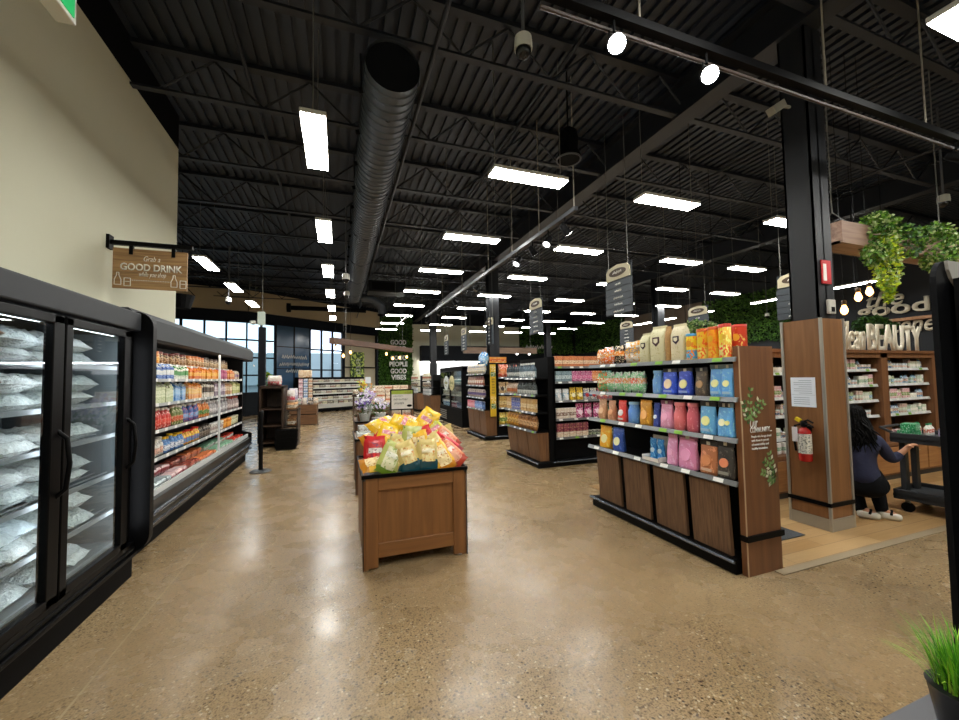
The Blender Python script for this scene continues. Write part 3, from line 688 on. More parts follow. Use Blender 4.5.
MB().box(-1.78, -1.74, A+.1, B_-.05, 2.03, 2.055).build('light_tube', M('#fff6e8', .5, emit=9, name='warm_case_led'), t)
MB().box(-2.48, -1.78, A+.03, B_, 0, .16).build('kick_plate', BLACKM, t)
MB().prism([(-2.44, .16), (-1.74, .16), (-1.7, .3), (-1.69, .46), (-1.74, .47), (-1.78, .42), (-2.44, .42)], 'Y', A+.03, B_).build('lower_front', M('#1a1b1c', .35, .2, name='case_front'), t)
mb = MB(); mb.tube([(-1.68, A+.03, .34), (-1.68, B_, .34)], .022, 8); mb.tube([(-1.685, A+.03, .25), (-1.685, B_, .25)], .014, 8); mb.build('bumper_rail', M('#5a6068', .25, .6), t, True)
MB().box(-1.765, -1.735, A+.03, B_, .46, .53).build('price_rail', M('#c8cccc', .3), t)
for z in (.78, 1.08, 1.37, 1.64, 1.83):
    s = MB().box(-2.44, -1.87 if z < 1.8 else -2.05, A+.04, B_-.01, z-.025, z).build('shelf', BLACKM, t)
    xr = -1.87 if z < 1.8 else -2.05
    MB().box(xr, xr+.015, A+.04, B_-.01, z-.03, z+.004).build('price_rail', M('#a9adad', .45), s)
    for k in range(18):
        y = A+.15+k*.28+R.uniform(-.05, .05); ticket(s, y, y+.075, TAGW, z-.03, z+.008, 'Y', xr+.015, xr+.018, xr+.018, xr+.015)
MB().box(-1.76, -1.735, 7.1, 7.125, .47, 2.03).build('light_post', M('#dfe6e8', .4), t)
MB().box(-2.44, -1.78, A+.04, B_-.01, .42, .46).build('well_floor', BLACKM, t)
P_ = {}
def proto(key, fn):
    if key not in P_: P_[key] = fn()
    return P_[key]
DPH = ['top', 'second', 'third', 'fourth', 'fifth']
def run(y, y1, step, key, fn, desc, z, x, shelf, grp, cnt, rz=PI/2, sc=None):
    while y < y1-.001:
        p = proto(key, fn); cnt[0] += 1
        place(p, (x-abs(R.gauss(0, .015)), y+step/2, z), (0, 0, rz+R.uniform(-.08, .08)), f'{desc}, {nth(cnt[0])} from near end on {shelf} of dairy case', grp, (1, 1, R.uniform(.88, 1.06)))
        y += step
    return y
D = lambda *a: (lambda: None)
# top ledge
c = [0]; g = 'jars on the dairy case top ledge'; y = 4.26
for n, key, c1, c2, c3, lid, ds in ((6, 'j1', '#5a3a22', '#8a5a30', '#c7a57a', '#d8c8a0', 'brown sauce jar'), (5, 'j2', '#d9761f', '#e89b2f', '#f2d28a', '#e07a28', 'orange juice jar'), (6, 'j3', '#4a3020', '#7a4a2a', '#d9b98a', '#7a2a20', 'dark brown jar'), (5, 'j4', '#c86a20', '#8a4a22', '#e6c890', '#e07a28', 'amber jar'), (9, 'j5', '#5c4630', '#9c7a50', '#d8c09a', '#50341e', 'tan speckled jar')):
    y = run(y, y+n*.155, .155, key, lambda: jar('glass_jar', .055, .17, pack(c1, c2, c3, .2, .7, 7, .5), lid), ds, 1.83, -2.13, 'top ledge', g, c)
def cr(key, nm, w, h, c1, c2, c3, cap=None, lo=.3, hi=.62): return lambda: carton(nm, w, .09, h, pack(c1, c2, c3, lo, hi, 8, .57), cap)
c = [0]; g = 'cartons on the dairy case top shelf'; y = 4.26
for n, key, c1, c2, c3, cap, ds in ((5, 'c1', '#e7e2dc', '#d98a9a', '#6a3a6a', '#d05a7a', 'white and pink carton'), (4, 'c2', '#e9e9e6', '#b03a38', '#5a2a2a', '#b03a38', 'white and red carton'), (6, 'c3', '#2a56a8', '#f0f0ec', '#9ac0e8', '#f0f0ec', 'blue and white carton'), (5, 'c4', '#e6e8da', '#4a9a4a', '#2a6a3a', '#4a9a4a', 'white and green carton'), (5, 'c5', '#d9742a', '#f0c060', '#b8482a', '#e8a030', 'orange carton'), (9, 'c6', '#e89a2e', '#f4c65a', '#c8641e', '#d8741e', 'yellow orange carton'), (6, 'c7', '#b04a7a', '#d87aa0', '#6a2a58', '#d87aa0', 'magenta carton'), (5, 'c8', '#d8803a', '#e8b878', '#a04a20', '#e89040', 'peach orange carton'), (4, 'c9', '#c8b49a', '#7a4a8a', '#e8dcc8', '#e8e8e0', 'beige and purple carton')):
    y = run(y, y+n*.1, .1, key, cr(key, 'juice_carton', .092, .17, c1, c2, c3, cap), ds, 1.64, -1.93, 'top shelf', g, c)
c = [0]; g = 'cartons on the dairy case second shelf'; y = 4.26
for n, key, c1, c2, c3, cap, ds in ((14, 'e1', '#cfd4ae', '#dfe2c6', '#8aa05a', '#e6e6da', 'pale green carton'), (5, 'e2', '#4a8ac8', '#9ac4e4', '#e8eef0', '#e8eef0', 'sky blue carton'), (5, 'e3', '#e0872e', '#f2c470', '#f6ead0', '#e89a30', 'orange and cream carton'), (6, 'e4', '#e6e2d8', '#3a3430', '#8a6a4a', '#3a3430', 'cream and black carton'), (6, 'e5', '#8a7688', '#d8ccd2', '#4a3448', '#d8ccd2', 'mauve carton'), (5, 'e6', '#c89a6a', '#ead8b8', '#8a5a38', '#ead8b8', 'tan carton'), (6, 'e7', '#c3c27a', '#e4e2b6', '#7a8a3a', '#e4e2b6', 'yellow green carton')):
    y = run(y, y+n*.105, .105, key, cr(key, 'milk_carton', .095, .235, c1, c2, c3, cap), ds, 1.37, -1.93, 'second shelf', g, c)
c = [0]; g = 'bottles on the dairy case third shelf'; y = 4.26
for n, key, c1, c2, c3, cap, ds in ((4, 'b1', '#5a2430', '#d8cfc8', '#2a1018', '#e8e4da', 'dark red bottle'), (4, 'b2', '#3a4a22', '#d8d8b8', '#a83a28', '#e8e4da', 'dark green bottle'), (8, 'b3', '#c83028', '#e8584a', '#f0c0b0', '#e8e4da', 'bright red bottle'), (4, 'b4', '#6a7a3a', '#c8583a', '#e0d8a8', '#e8e4da', 'olive bottle'), (6, 'b5', '#3a5a9a', '#8ab0d8', '#c84a58', '#e8e4da', 'blue labelled bottle'), (5, 'b6', '#d8742a', '#4a8a4a', '#f0d088', '#e8e4da', 'orange and green bottle'), (12, 'b7', '#a8a4a6', '#d8d4d6', '#5a545a', '#e8e8e8', 'grey milk bottle'), (9, 'b8', '#9a8480', '#d8c8c2', '#5a4440', '#b04a38', 'brown grey bottle')):
    y = run(y, y+n*.095, .095, key, lambda: bottle('drink_bottle', .043, .235, pack(c1, c2, c3, .2, .5, 6, .58), cap, 'bottle', .55), ds, 1.08, -1.93, 'third shelf', g, c)
c = [0]; g = 'tubs and bottles on the dairy case fourth shelf'; y = 4.26
for n, key, c1, c2, c3, cap, ds in ((7, 'f1', '#d8583a', '#e8a890', '#f0e4da', '#d8583a', 'orange red bottle'), (6, 'f2', '#d8d6ce', '#e8b8a0', '#8a8a86', '#e8e4da', 'white bottle'), (6, 'f3', '#5a8ac0', '#e8eaf0', '#2a4a8a', '#e8c02a', 'blue bottle with yellow cap'), (6, 'f4', '#e0b83a', '#5a9ac8', '#c83a2a', '#d03a2a', 'yellow bottle with red cap'), (6, 'f5', '#2e2622', '#5a4a3e', '#a89a8a', '#2a2522', 'black bottle'), (7, 'f6', '#e2e0da', '#b8a8a0', '#7a6a64', '#e8e8e4', 'white grey tub'), (5, 'f7', '#e08a2a', '#f0b050', '#c86a1a', '#e89a3a', 'orange pack'), (6, 'f8', '#c8c09a', '#e4e0c4', '#7a8a4a', '#e4e0c4', 'pale olive pack')):
    y = run(y, y+n*.1, .1, key, (lambda: bottle('dairy_bottle', .045, .19, pack(c1, c2, c3, .15, .55, 6, .56), cap, 'bottle', .6)) if int(key[1]) < 6 else (lambda: tub('dairy_tub', .048, .15, pack(c1, c2, c3, .3, .7, 6, .56), cap)), ds, .78, -1.93, 'fourth shelf', g, c)
c = [0]; g = 'packs in the dairy case well'
for row in range(2):
    y = 4.26; c = [0]
    for n, key, c1, c2, c3, ds in ((10, 'h1', '#cfd8d6', '#aab8ba', '#7a8a8e', 'pale grey green pack'), (4, 'h2', '#c86a70', '#e8c8c8', '#8a3038', 'pink meat pack'), (4, 'h3', '#7a3028', '#a8584a', '#d8b0a0', 'dark red pack'), (6, 'h4', '#d8603a', '#e88a58', '#f0d0b8', 'orange pack'), (9, 'h5', '#d8ddd2', '#8ab89a', '#f0f2ec', 'white and green pack'), (6, 'h6', '#e0d8d0', '#c84a3a', '#f0e8e0', 'white and red pack')):
        yy = y
        y = run(y, y+n*.125, .125, key, lambda: tray('dairy_pack', .115, .14, .085, pack(c1, c2, c3, .0, .4, 7, .52), c2), ds, .46+row*.05, -1.88-row*.17, 'front well' if row == 0 else 'rear well', g, c)
    
# crowd-control post
t = thing('barrier_post', 'black freestanding barrier post on a round base beside the dairy case', 'post', (-1.3, 7.9, 0))
MB().lathe([(.175, 0), (.175, .012), (.14, .03), (.04, .04)], 24, (-1.3, 7.9, 0)).build('base', M('#2d2f31', .35), t, True); MB().lathe([(.034, .035), (.034, .98)], 14, (-1.3, 7.9, 0)).build('post', BLACKM, t, True)
MB().lathe([(.042, .93), (.042, 1.05), (.03, 1.065)], 14, (-1.3, 7.9, 0)).build('belt_head', BLACK, t, True)

# hanging timber sign
t = thing('hanging_sign', 'wooden GOOD DRINK sign hanging from a black wall bracket over the freezers', 'sign', (-2.09, 5.62, 3.22))
MB().box(-2.5, -2.47, 5.57, 5.67, 3.15, 3.31).box(-2.47, -1.68, 5.595, 5.645, 3.205, 3.255).build('bracket_bar', BLACK, t)
for x in (-2.28, -1.87): MB().box(x-.018, x+.018, 5.6, 5.64, 3.1, 3.21).build('clip', BLACK, t)
sb = MB().box(-2.45, -1.73, 5.61, 5.63, 2.7, 3.17).build('board', wood('#84623e', '#ba9464', 9, 'X', .6, 'sign_timber'), t)
CREAM = M('#e9e6da', .6, name='cream_lettering')
text('GOOD DRINK', sb, CREAM, (-2.08, 5.609, 2.955), '-Y', w=.6, h=.085, bold=.025); text('Grab a', sb, CREAM, (-2.08, 5.609, 3.06), '-Y', w=.16, h=.06, shear=.35, bold=-.005)
text('while you shop', sb, CREAM, (-2.07, 5.609, 2.865), '-Y', w=.26, h=.075, shear=.35, bold=-.005)
mb = MB()
for k in range(24): mb.box(-2.28+k*.0165, -2.272+k*.0165, 5.604, 5.61, 2.795, 2.803)
for cx, s in ((-2.40, 1.), (-2.31, -1), (-1.86, 1), (-1.77, -1)):
    if s > 0:
        for a, b_ in (((cx-.03, 2.74), (cx-.03, 2.8)), ((cx-.03, 2.8), (cx-.01, 2.85)), ((cx-.01, 2.85), (cx-.01, 2.88)), ((cx-.01, 2.88), (cx+.012, 2.88)), ((cx+.012, 2.88), (cx+.012, 2.85)), ((cx+.012, 2.85), (cx+.032, 2.8)), ((cx+.032, 2.8), (cx+.032, 2.74)), ((cx-.03, 2.74), (cx+.032, 2.74))):
            mb.tube([(a[0], 5.606, a[1]), (b_[0], 5.606, b_[1])], .0045, 5)
    else:
        for a, b_ in (((cx-.03, 2.73), (cx-.03, 2.82)), ((cx-.03, 2.82), (cx+.03, 2.82)), ((cx+.03, 2.82), (cx+.03, 2.73)), ((cx+.03, 2.73), (cx-.03, 2.73)), ((cx-.02, 2.78), (cx+.02, 2.78))):
            mb.tube([(a[0], 5.606, a[1]), (b_[0], 5.606, b_[1])], .0045, 5)
mb.build('line_drawings', CREAM, sb)
# exit sign
t = thing('exit_sign', 'green and white exit sign box hanging at the top left corner', 'exit sign', (-1.51, 2.65, 3.75))
MB().box(-1.56, -1.465, 2.3, 2.9, 3.72, 3.98, .008).build('housing', M('#d9d8cf', .5), t); MB().box(-1.465, -1.46, 2.33, 2.87, 3.745, 3.96).build('face', M('#1f9a54', .4, emit=.5), t)
text('EXIT', t, WHITE, (-1.459, 2.55, 3.86), '+X', w=.3, h=.13, bold=.02); MB().tube([(-1.51, 2.6, 3.98), (-1.51, 2.6, 6.05)], .012, 6).build('stem', WHITE, t)
# ------------------------------------------------------------------ wooden dump tables down the middle
def dump_table(name, label, x0, x1, y0, y1, h, wm=PANEL, wx=PANELX):
    t = thing(name, label, 'table', ((x0+x1)/2, (y0+y1)/2, 0)); f = .125; th = .045
    for sx in (x0, x1-.05):
        for sy in (y0, y1-.05): MB().box(sx+.004, sx+.046, sy+.008, sy+.042, 0, h-.02).build('leg', wm, t)
    for nm, yf in (('front_panel', y0), ('rear_panel', y1-th)):
        s_ = 1 if nm == 'front_panel' else -1; p = MB().box(x0+f-.01, x1-f+.01, yf+.022, yf+.034, .2, h-.13).build(nm, wm, t)
        for xa in (x0+.02, x1-f): MB().box(xa, xa+f-.02, yf, yf+th, .012, h-.03, .004, 1).build('stile', wm, p)
        for za, zb in ((h-.14, h-.03), (.09, .21)): MB().box(x0+f, x1-f, yf+.003, yf+th-.003, za, zb, .004, 1).build('rail', wx, p)
    for nm, xf in (('side_panel', x0), ('side_panel', x1-th)):
        mb = MB(); mb.box(xf+.003, xf+th-.003, y0+.05, y1-.05, .09, h-.03); mb.build(nm, wm, t)
    mb = MB(); mb.box(x0-.012, x1+.012, y0-.012, y0+.004, h-.03, h+.0); mb.box(x0-.012, x1+.012, y1-.004, y1+.012, h-.03, h); mb.box(x0-.012, x0+.004, y0, y1, h-.03, h); mb.box(x1-.004, x1+.012, y0, y1, h-.03, h)
    for sx in (x0-.004, x1-.004): mb.box(sx, sx+.008, y0-.006, y0+.006, 0, h-.02)
    mb.build('metal_edge', BLACK, t)
    MB().box(x0+.004, x1-.004, y0+.004, y1-.004, h-.05, h-.035).build('table_top', M('#4a4a48', .4), t)
    return t
dump_table('display_table', 'square brown wooden display table piled with snack bags in the foreground', .19, 1.1, 3.47, 4.4, .79)
def chip(key, c1, c2, pc1, pc2, pc3, seed):
    o = pillow('snack_bag', .2, .31, .085, pack(c1, c2, c2, .0, .36 if key == 'teal' else .2, 3, .68, .25), pack(pc1, pc2, pc3, .52, .74, 4, .6, .3), seed, patchz=(.34 if key == 'teal' else .2, .8), rough=.012)
    return o
CH = {'red': chip('red', '#c8262a', '#8a1a20', '#cf3030', '#f0e4de', '#7a2a5a', 11), 'yel': chip('yel', '#ecc018', '#d8a410', '#ecc22a', '#e08a98', '#f6ecd0', 12),
      'cre': chip('cre', '#b8bc6a', '#6a8a25', '#d8d4a8', '#ecead8', '#8aa048', 13), 'teal': chip('teal', '#d0b870', '#0f4450', '#dcc888', '#f0e6c4', '#d08a24', 14),
      'grn': chip('grn', '#c4c63a', '#8a9a2a', '#d4d66a', '#d88a9a', '#f2eed0', 15), 'ora': chip('ora', '#e0885a', '#b8402a', '#ecb090', '#f6ece0', '#d84a3a', 16), 'gold': chip('gold', '#e4b030', '#c88018', '#ecd49a', '#f4e8c8', '#c08030', 17)}
NM = {'red': 'red snack bag', 'yel': 'yellow snack bag with pink label', 'cre': 'cream and green snack bag', 'teal': 'cream snack bag with teal bottom', 'grn': 'lime green snack bag', 'ora': 'orange and pink snack bag', 'gold': 'golden snack bag'}
# colour, x, y, z, tilt back, roll, yaw, where
for key, x, y, z, tb, rl, yw, wh in (
    ('red', .31, 3.74, .945, .3, .06, .1, 'standing at the front left corner of the pile'), ('red', .39, 3.86, .98, .4, .25, .1, 'behind the front left red bag'),
    ('cre', .44, 3.62, .9, .45, .5, .1, 'leaning rightward near the front left of pile'),
    ('teal', .59, 3.6, .9, .5, -.3, .0, 'leaning left at the front middle of pile'), ('teal', .53, 3.74, .96, .5, .15, .0, 'between the cream bag and the centre'),
    ('cre', .66, 3.76, 1.03, .4, .12, .1, 'upright in the centre of the pile'), ('gold', .72, 3.72, .98, .4, -.12, .0, 'narrow one right of the centre bag'),
    ('yel', .41, 4.02, 1.2, 1.0, 1.15, .2, 'lying at the upper left of the pile'), ('yel', .44, 3.87, 1.09, .7, .4, .1, 'tilted below the upper left of pile'), ('gold', .35, 3.95, 1.06, .8, 1.2, .1, 'lying left of the tilted yellow bag'),
    ('yel', .63, 3.97, 1.2, .85, -1.0, .1, 'crosswise at the top of the pile'), ('ora', .74, 4.03, 1.18, .8, -1.1, .1, 'pink one lying behind the top yellow bag'),
    ('yel', .84, 4.0, 1.21, .5, .6, -.2, 'pointing up at the top right of pile'), ('grn', .93, 3.94, 1.1, .55, -.65, -.2, 'slanting down on the right of pile'), ('grn', .88, 4.06, 1.13, .5, -.35, -.2, 'behind the slanting lime bag'),
    ('ora', 1.0, 3.86, 1.02, .6, -.75, -.2, 'below the lime bag at right'), ('red', .98, 3.74, .95, .55, -.9, -.2, 'tumbled at the right side of pile'), ('ora', 1.0, 3.66, .89, .6, -.75, -.2, 'at the front right corner of pile'),
    ('teal', 1.06, 4.06, .97, .25, -.2, -.3, 'standing at the back right edge'), ('teal', .77, 3.6, .905, .45, .06, .05, 'upright right of the front middle'), ('gold', .9, 3.62, .88, .6, -.45, -.1, 'low between the teal and orange bags'),
    ('red', .78, 3.78, 1.02, .45, -.25, -.1, 'peeking out right of the centre'), ('teal', .86, 3.7, .95, .5, -.4, -.1, 'half hidden right of the centre'),
    ('teal', .5, 3.65, .86, .9, -1.1, .0, 'lying flat at the front left'), ('gold', .33, 3.66, .85, 1.1, 1.4, .0, 'flat at the left front edge'),
    ('grn', .6, 3.9, 1.06, .6, .2, .0, 'buried in the middle of pile'), ('gold', .8, 3.92, 1.05, .6, -.3, .0, 'buried right of the middle'), ('cre', .38, 4.14, .98, .5, .4, .2, 'at the back left of pile'), ('yel', .6, 4.17, 1.05, .4, -.2, .0, 'at the back of the pile'),
    ('red', .8, 4.2, 1.0, .4, .3, .0, 'behind the top of the pile'), ('grn', .55, 3.72, .86, 1.0, .3, 0, 'deep under the cream bags'), ('ora', .75, 3.7, .85, 1.1, .4, 0, 'deep under the centre bags'), ('red', .95, 3.8, .86, 1.1, .4, 0, 'deep under the right side'),
    ('gold', .45, 4.2, .84, 1.2, .4, 0, 'at the bottom back left'), ('teal', .85, 4.2, .83, 1.2, .2, 0, 'at the bottom back right')):
    m = Matrix.Rotation(yw, 4, 'Z') @ Matrix.Rotation(-tb, 4, 'X') @ Matrix.Rotation(rl, 4, 'Y')
    place(CH[key], (x, y, .8+(z-.8)*.86), m.to_euler(), f'{NM[key]} {wh}', 'snack bags piled on the foreground table', 1.0)

dump_table('display_table', 'brown wooden display table behind the snack table, carrying the sale sign', .22, 1.1, 5.75, 6.7, .77, BROWN, BROWNX)
dump_table('display_table', 'brown wooden display table heaped with potted flowers and packets', .3, 1.55, 7.9, 9.3, .79, BROWN, BROWNX)
dump_table('display_table', 'far brown wooden table stacked with packaged baked goods', .45, 1.9, 10.6, 12.0, .95, BROWN, BROWNX)
t = thing('sale_sign', 'black framed white sale sign on a stand behind the snack bags', 'sign', (.91, 6.1, .73))
MB().lathe([(.1, 0), (.1, .012), (.012, .02)], 20, (.91, 6.1, .735)).tube([(.91, 6.1, .74), (.91, 6.1, 1.18)], .009, 8).build('stand', BLACK, t, True)
MB().box(.735, 1.095, 6.085, 6.1, 1.12, 1.44).build('frame', BLACK, t); MB().box(.755, 1.075, 6.08, 6.085, 1.14, 1.42).build('card', M('#e6e2da', .6), t)
MB().box(.755, 1.075, 6.076, 6.08, 1.365, 1.42).build('green_band', M('#a3b848', .6), t)
scribble(t, M('#8a3a30', .6), (1.0, 6.07, 1.39), '-Y', .1, .035, 3)
DT = M('#4a464c', .6)
scribble(t, DT, (.85, 6.075, 1.335), '-Y', .15, .02, 4); scribble(t, DT, (.89, 6.075, 1.285), '-Y', .21, .035, 5); scribble(t, DT, (.87, 6.075, 1.225), '-Y', .14, .04, 6)
MB().lathe([(.001, 0), (.04, 0), (.04, .003)], 16, (0, 0, 0), 1, .5).build('logo', BLACK, t, local=True); lg = COL.objects['logo']; lg.rotation_euler = (PI/2, 0, 0); lg.location = (.115, -.022, .455)
# clam boxes on the sale table
cb = box_pack('clear_box', .19, .14, .1, pack('#c8ccc8', '#8a7a70', '#f0f0ec', .2, .6, 9, .5, .2))
for k, (x, y, z, lab) in enumerate(((.34, 5.87, .735, 'front'), (.34, 6.05, .735, 'second'), (.36, 5.95, .836, 'top'))):
    place(cb, (x, y, z), (0, 0, .06*k), f'clear pastry box on the table behind the snack bags, {lab} of three', 'clear pastry boxes')
# potted flowers
def flowers(name, label, x, y, z, fc, fc2, s=1., seed=0, h=.36):
    rr = random.Random(seed); t = thing(name, label, 'flowers', (x, y, z), 0, 'potted flowers')
    MB().lathe([(.06*s, 0), (.09*s, .13*s), (.095*s, .14*s), (.08*s, .141*s)], 12, (x, y, z)).build('wrapped_pot', M('#cfd4d2', .3, bump=.5, bscale=40), t, True)
    mb = MB()
    for _ in range(90):
        a, r = rr.uniform(0, 2*PI), rr.uniform(.02, .15)*s; zz = z+rr.uniform(.1, h*.75)*s; q = rr.uniform(.03, .06)*s
        p = Vector((x+r*math.cos(a), y+r*math.sin(a), zz)); d = Vector((math.cos(a)*q, math.sin(a)*q, rr.uniform(0, q))); w = Vector((-math.sin(a), math.cos(a), .2))*q*.35
        mb.quad(p, p+d*.5+w, p+d, p+d*.5-w)
    mb.build('leaves', LEAF, t)
    mb = MB()
    for _ in range(46):
        a, r = rr.uniform(0, 2*PI), rr.uniform(0, .14)*s; p = Vector((x+r*math.cos(a), y+r*math.sin(a), z+rr.uniform(.55, 1.)*h*s)); mb.mi = rr.randrange(2)
        for k in range(5):
            b_ = 2*PI*k/5; q = .028*s; u = Vector((math.cos(b_), math.sin(b_)*.6, math.sin(b_)*.8+.3))*q; w = Vector((-math.sin(b_), math.cos(b_), 0))*q*.5
            mb.quad(p, p+u*.6+w, p+u, p+u*.6-w)
    mb.build('blossoms', (M(fc, .6), M(fc2, .6)), t)
flowers('potted_flowers', 'purple and white potted flowers at the left front of the flower table', .48, 8.05, .755, '#6a4a9a', '#e6e2ee', 1.25, 1)
flowers('potted_flowers', 'white potted flowers right of the purple ones on flower table', .78, 8.1, .755, '#eceaf0', '#c8b8d8', 1.25, 2)
flowers('potted_flowers', 'lilac potted flowers behind the purple ones on flower table', .55, 8.5, .9, '#b8a0d0', '#f0ecf4', 1.4, 3)
flowers('potted_flowers', 'yellow and orange bouquet on far left of the baked goods table', .62, 10.8, .92, '#e8a030', '#c8d84a', 1.5, 4, .42)
MB_ = MB().box(.36, .8, 8.32, 8.7, .755, .9); single('riser', MB_, BROWNX, 'low brown wooden riser under the lilac flowers', 'riser', (.58, 8.5, .755))
cr_ = thing('crate', 'brown wooden crate of fruit packs at right on flower table', 'crate', (1.15, 8.3, .755))
MB().box(.98, 1.42, 8.05, 8.5, .755, .8).box(.98, 1.0, 8.05, 8.5, .8, 1.1).box(1.4, 1.42, 8.05, 8.5, .8, 1.1).box(1.0, 1.4, 8.48, 8.5, .8, 1.1).build('crate_body', BROWN, cr_)
pk = box_pack('packet', .12, .09, .16, pack('#d8c8b0', '#c87a4a', '#f0e8dc', .3, .7, 8, .54))
pk2 = box_pack('packet', .14, .1, .1, pack('#e0dcd6', '#b8a898', '#6a5a50', .2, .6, 8, .55))
n = 0
for z in (.8, .965):
    for x in (1.08, 1.21, 1.33):
        for y in (8.15, 8.3):
            n += 1; place(pk, (x, y, z), (0, 0, R.uniform(-.15, .15)), f'orange and cream packet in the crate on flower table, {nth(n)} counted', 'packets in the crate')
n = 0
for x in (.66, .8, .95):
    for y in (7.98,):
        n += 1; place(pk2, (x+.02, y, .755), (0, 0, R.uniform(-.2, .2)), f'pale packet at the front edge of flower table, {nth(n)} from the left', 'pale packets on the flower table')
bk = box_pack('bakery_box', .2, .16, .1, pack('#d8c0a0', '#a86a3a', '#efe6d6', .15, .6, 6, .5, .25))
bk2 = box_pack('bakery_box', .2, .16, .1, pack('#e6dccc', '#c8483a', '#d8b48a', .2, .6, 6, .52, .25))
n = 0
for lv in range(5):
    for k in range(5):
        n += 1; place(bk if (k+lv) % 3 else bk2, (.86+.21*k, 10.75+.06*lv, .916+lv*.102), (0, 0, R.uniform(-.1, .1)), f'pastry box on the far table, {nth(k+1)} from left in {nth(lv+1)} layer up', 'pastry boxes on the far table')
t = thing('price_card', 'small white price card standing on the baked goods table', 'sign', (.72, 10.66, .92)); MB().box(.65, .79, 10.65, 10.66, 1.5, 1.66).build('card', PAPER, t); MB().tube([(.72, 10.66, .92), (.72, 10.66, 1.52)], .008, 6).build('stem', STEEL, t)

# ------------------------------------------------------------------ the big gondola on the right (faces -X)
t = thing('gondola_shelf', 'long wooden gondola of pouches and canisters with a lettered end panel', 'shelf unit', (3.2, 3.2, 0))
GY0, GY1 = 2.305, 4.17
MB().box(3.3, 3.34, GY0, GY1, .1, 1.79).build('back_panel', BLACKM, t)
MB().box(2.96, 3.42, GY0, GY1, 0, .12, .01).box(2.945, 2.96, GY0, GY1+.02, .085, .12, .006).build('base', BLACK, t)
MB().tube([(2.94, GY0, .105), (2.94, GY1+.02, .105)], .012, 8).build('bumper_rail', M('#7d8896', .25, .7), t, True)
for k, (a, b_) in enumerate(((2.36, 2.72), (2.79, 3.15), (3.23, 3.59), (3.67, 4.06))):
    MB().prism([(2.99, .125), (3.02, .125), (2.99, .69), (2.96, .69)], 'Y', a, b_).build('door_board', GONW, t)
MB().box(3.14, 3.38, GY0, GY1, .12, .7).build('plinth', M('#141312', .6), t)
for z, xf in ((.745, 2.93), (1.08, 2.95), (1.405, 2.97), (1.73, 2.97)):
    s = MB().box(xf+.01, 3.3, GY0+.01, GY1, z-.03, z-.012).build('shelf', BLACKM, t)
    MB().prism([(xf-.005, z-.035), (xf+.012, z-.035), (xf+.022, z+.003), (xf+.012, z+.003)], 'Y', GY0-.06 if xf < 3.0 else GY0, GY1+.02).build('price_rail', RAIL, s)
    rr = random.Random(int(z*1000))
    for k in range(6):
        y = GY0+.1+.3*k+rr.uniform(-.08, .08); ticket(s, y, y+.09, TAGG if rr.random() < .35 else TAGW, z-.03, z, 'Y', xf-.009, xf-.006, xf+.008, xf+.004)
EP = wood('#6b4429', '#815433', 5, 'Z', .45, 'end_panel_walnut')
ep = MB().prism([(3.02, 0), (3.415, 0), (3.415, 1.82), (3.02, 1.82)], 'Y', 2.25, 2.3).build('end_panel', EP, t)
MB().box(3.01, 3.435, 2.235, 2.3, .27, .315).box(3.42, 3.435, 2.235, 2.32, .27, .315).build('rubber_band', BLACK, ep)
MB().prism([(3.016, 0), (3.026, 0), (3.026, 1.82), (3.016, 1.82)], 'Y', 2.246, 2.252).build('edge_strip', M('#b89a7a', .4), ep)
text('Our', ep, WHITE, (3.155, 2.249, 1.2), '-Y', w=.085, h=.085, shear=.25, ext=.002); text('COMMUNITY...', ep, WHITE, (3.235, 2.249, 1.14), '-Y', w=.25, h=.042, bold=.006, ext=.002)
for k, s in enumerate(('People who forage ahead', 'with those in pursuit', 'of sustainability and', 'healthy innovation.')):
    text(s, ep, WHITE, (3.12+[.23, .2, .195, .185][k]/2, 2.249, .1+.985-.032*k), '-Y', w=[.23, .2, .195, .185][k], h=.024, bold=.01, ext=.002)
mb = MB(); rr = random.Random(4)
def sprig(mb, x, z, dirs):
    for a, l in dirs:
        p0 = Vector((x, 2.247, z)); p1 = p0+Vector((math.cos(a)*l, 0, math.sin(a)*l)); mb.mi = 0
        mb.tube([p0, p1], .002, 4)
        for k in range(5):
            p = p0.lerp(p1, .2+.2*k)
            for s in (-1, 1):
                mb.mi = rr.choice((0, 1, 1, 2)); b_ = a+s*.8; q = .042; u = Vector((math.cos(b_), 0, math.sin(b_)))*q; w = Vector((-math.sin(b_), 0, math.cos(b_)))*q*.3
                mb.loft([[p, p+u*.5+w, p+u, p+u*.5-w], [p+Vector((0, -.002, 0)), p+u*.5+w+Vector((0, -.002, 0)), p+u+Vector((0, -.002, 0)), p+u*.5-w+Vector((0, -.002, 0))]])
DM = (M('#4a6a3a', .6), M('#86a666', .6), M('#dcd8be', .6))
sprig(mb, 3.085, 1.19, ((1.8, .17), (1.4, .27), (.95, .22), (.7, .24))); mb.build('leaf_decal', DM, ep)
mb = MB(); sprig(mb, 3.385, .74, ((2.8, .16), (2.3, .18), (1.9, .2), (3.5, .08))); mb.build('leaf_decal', DM, ep)
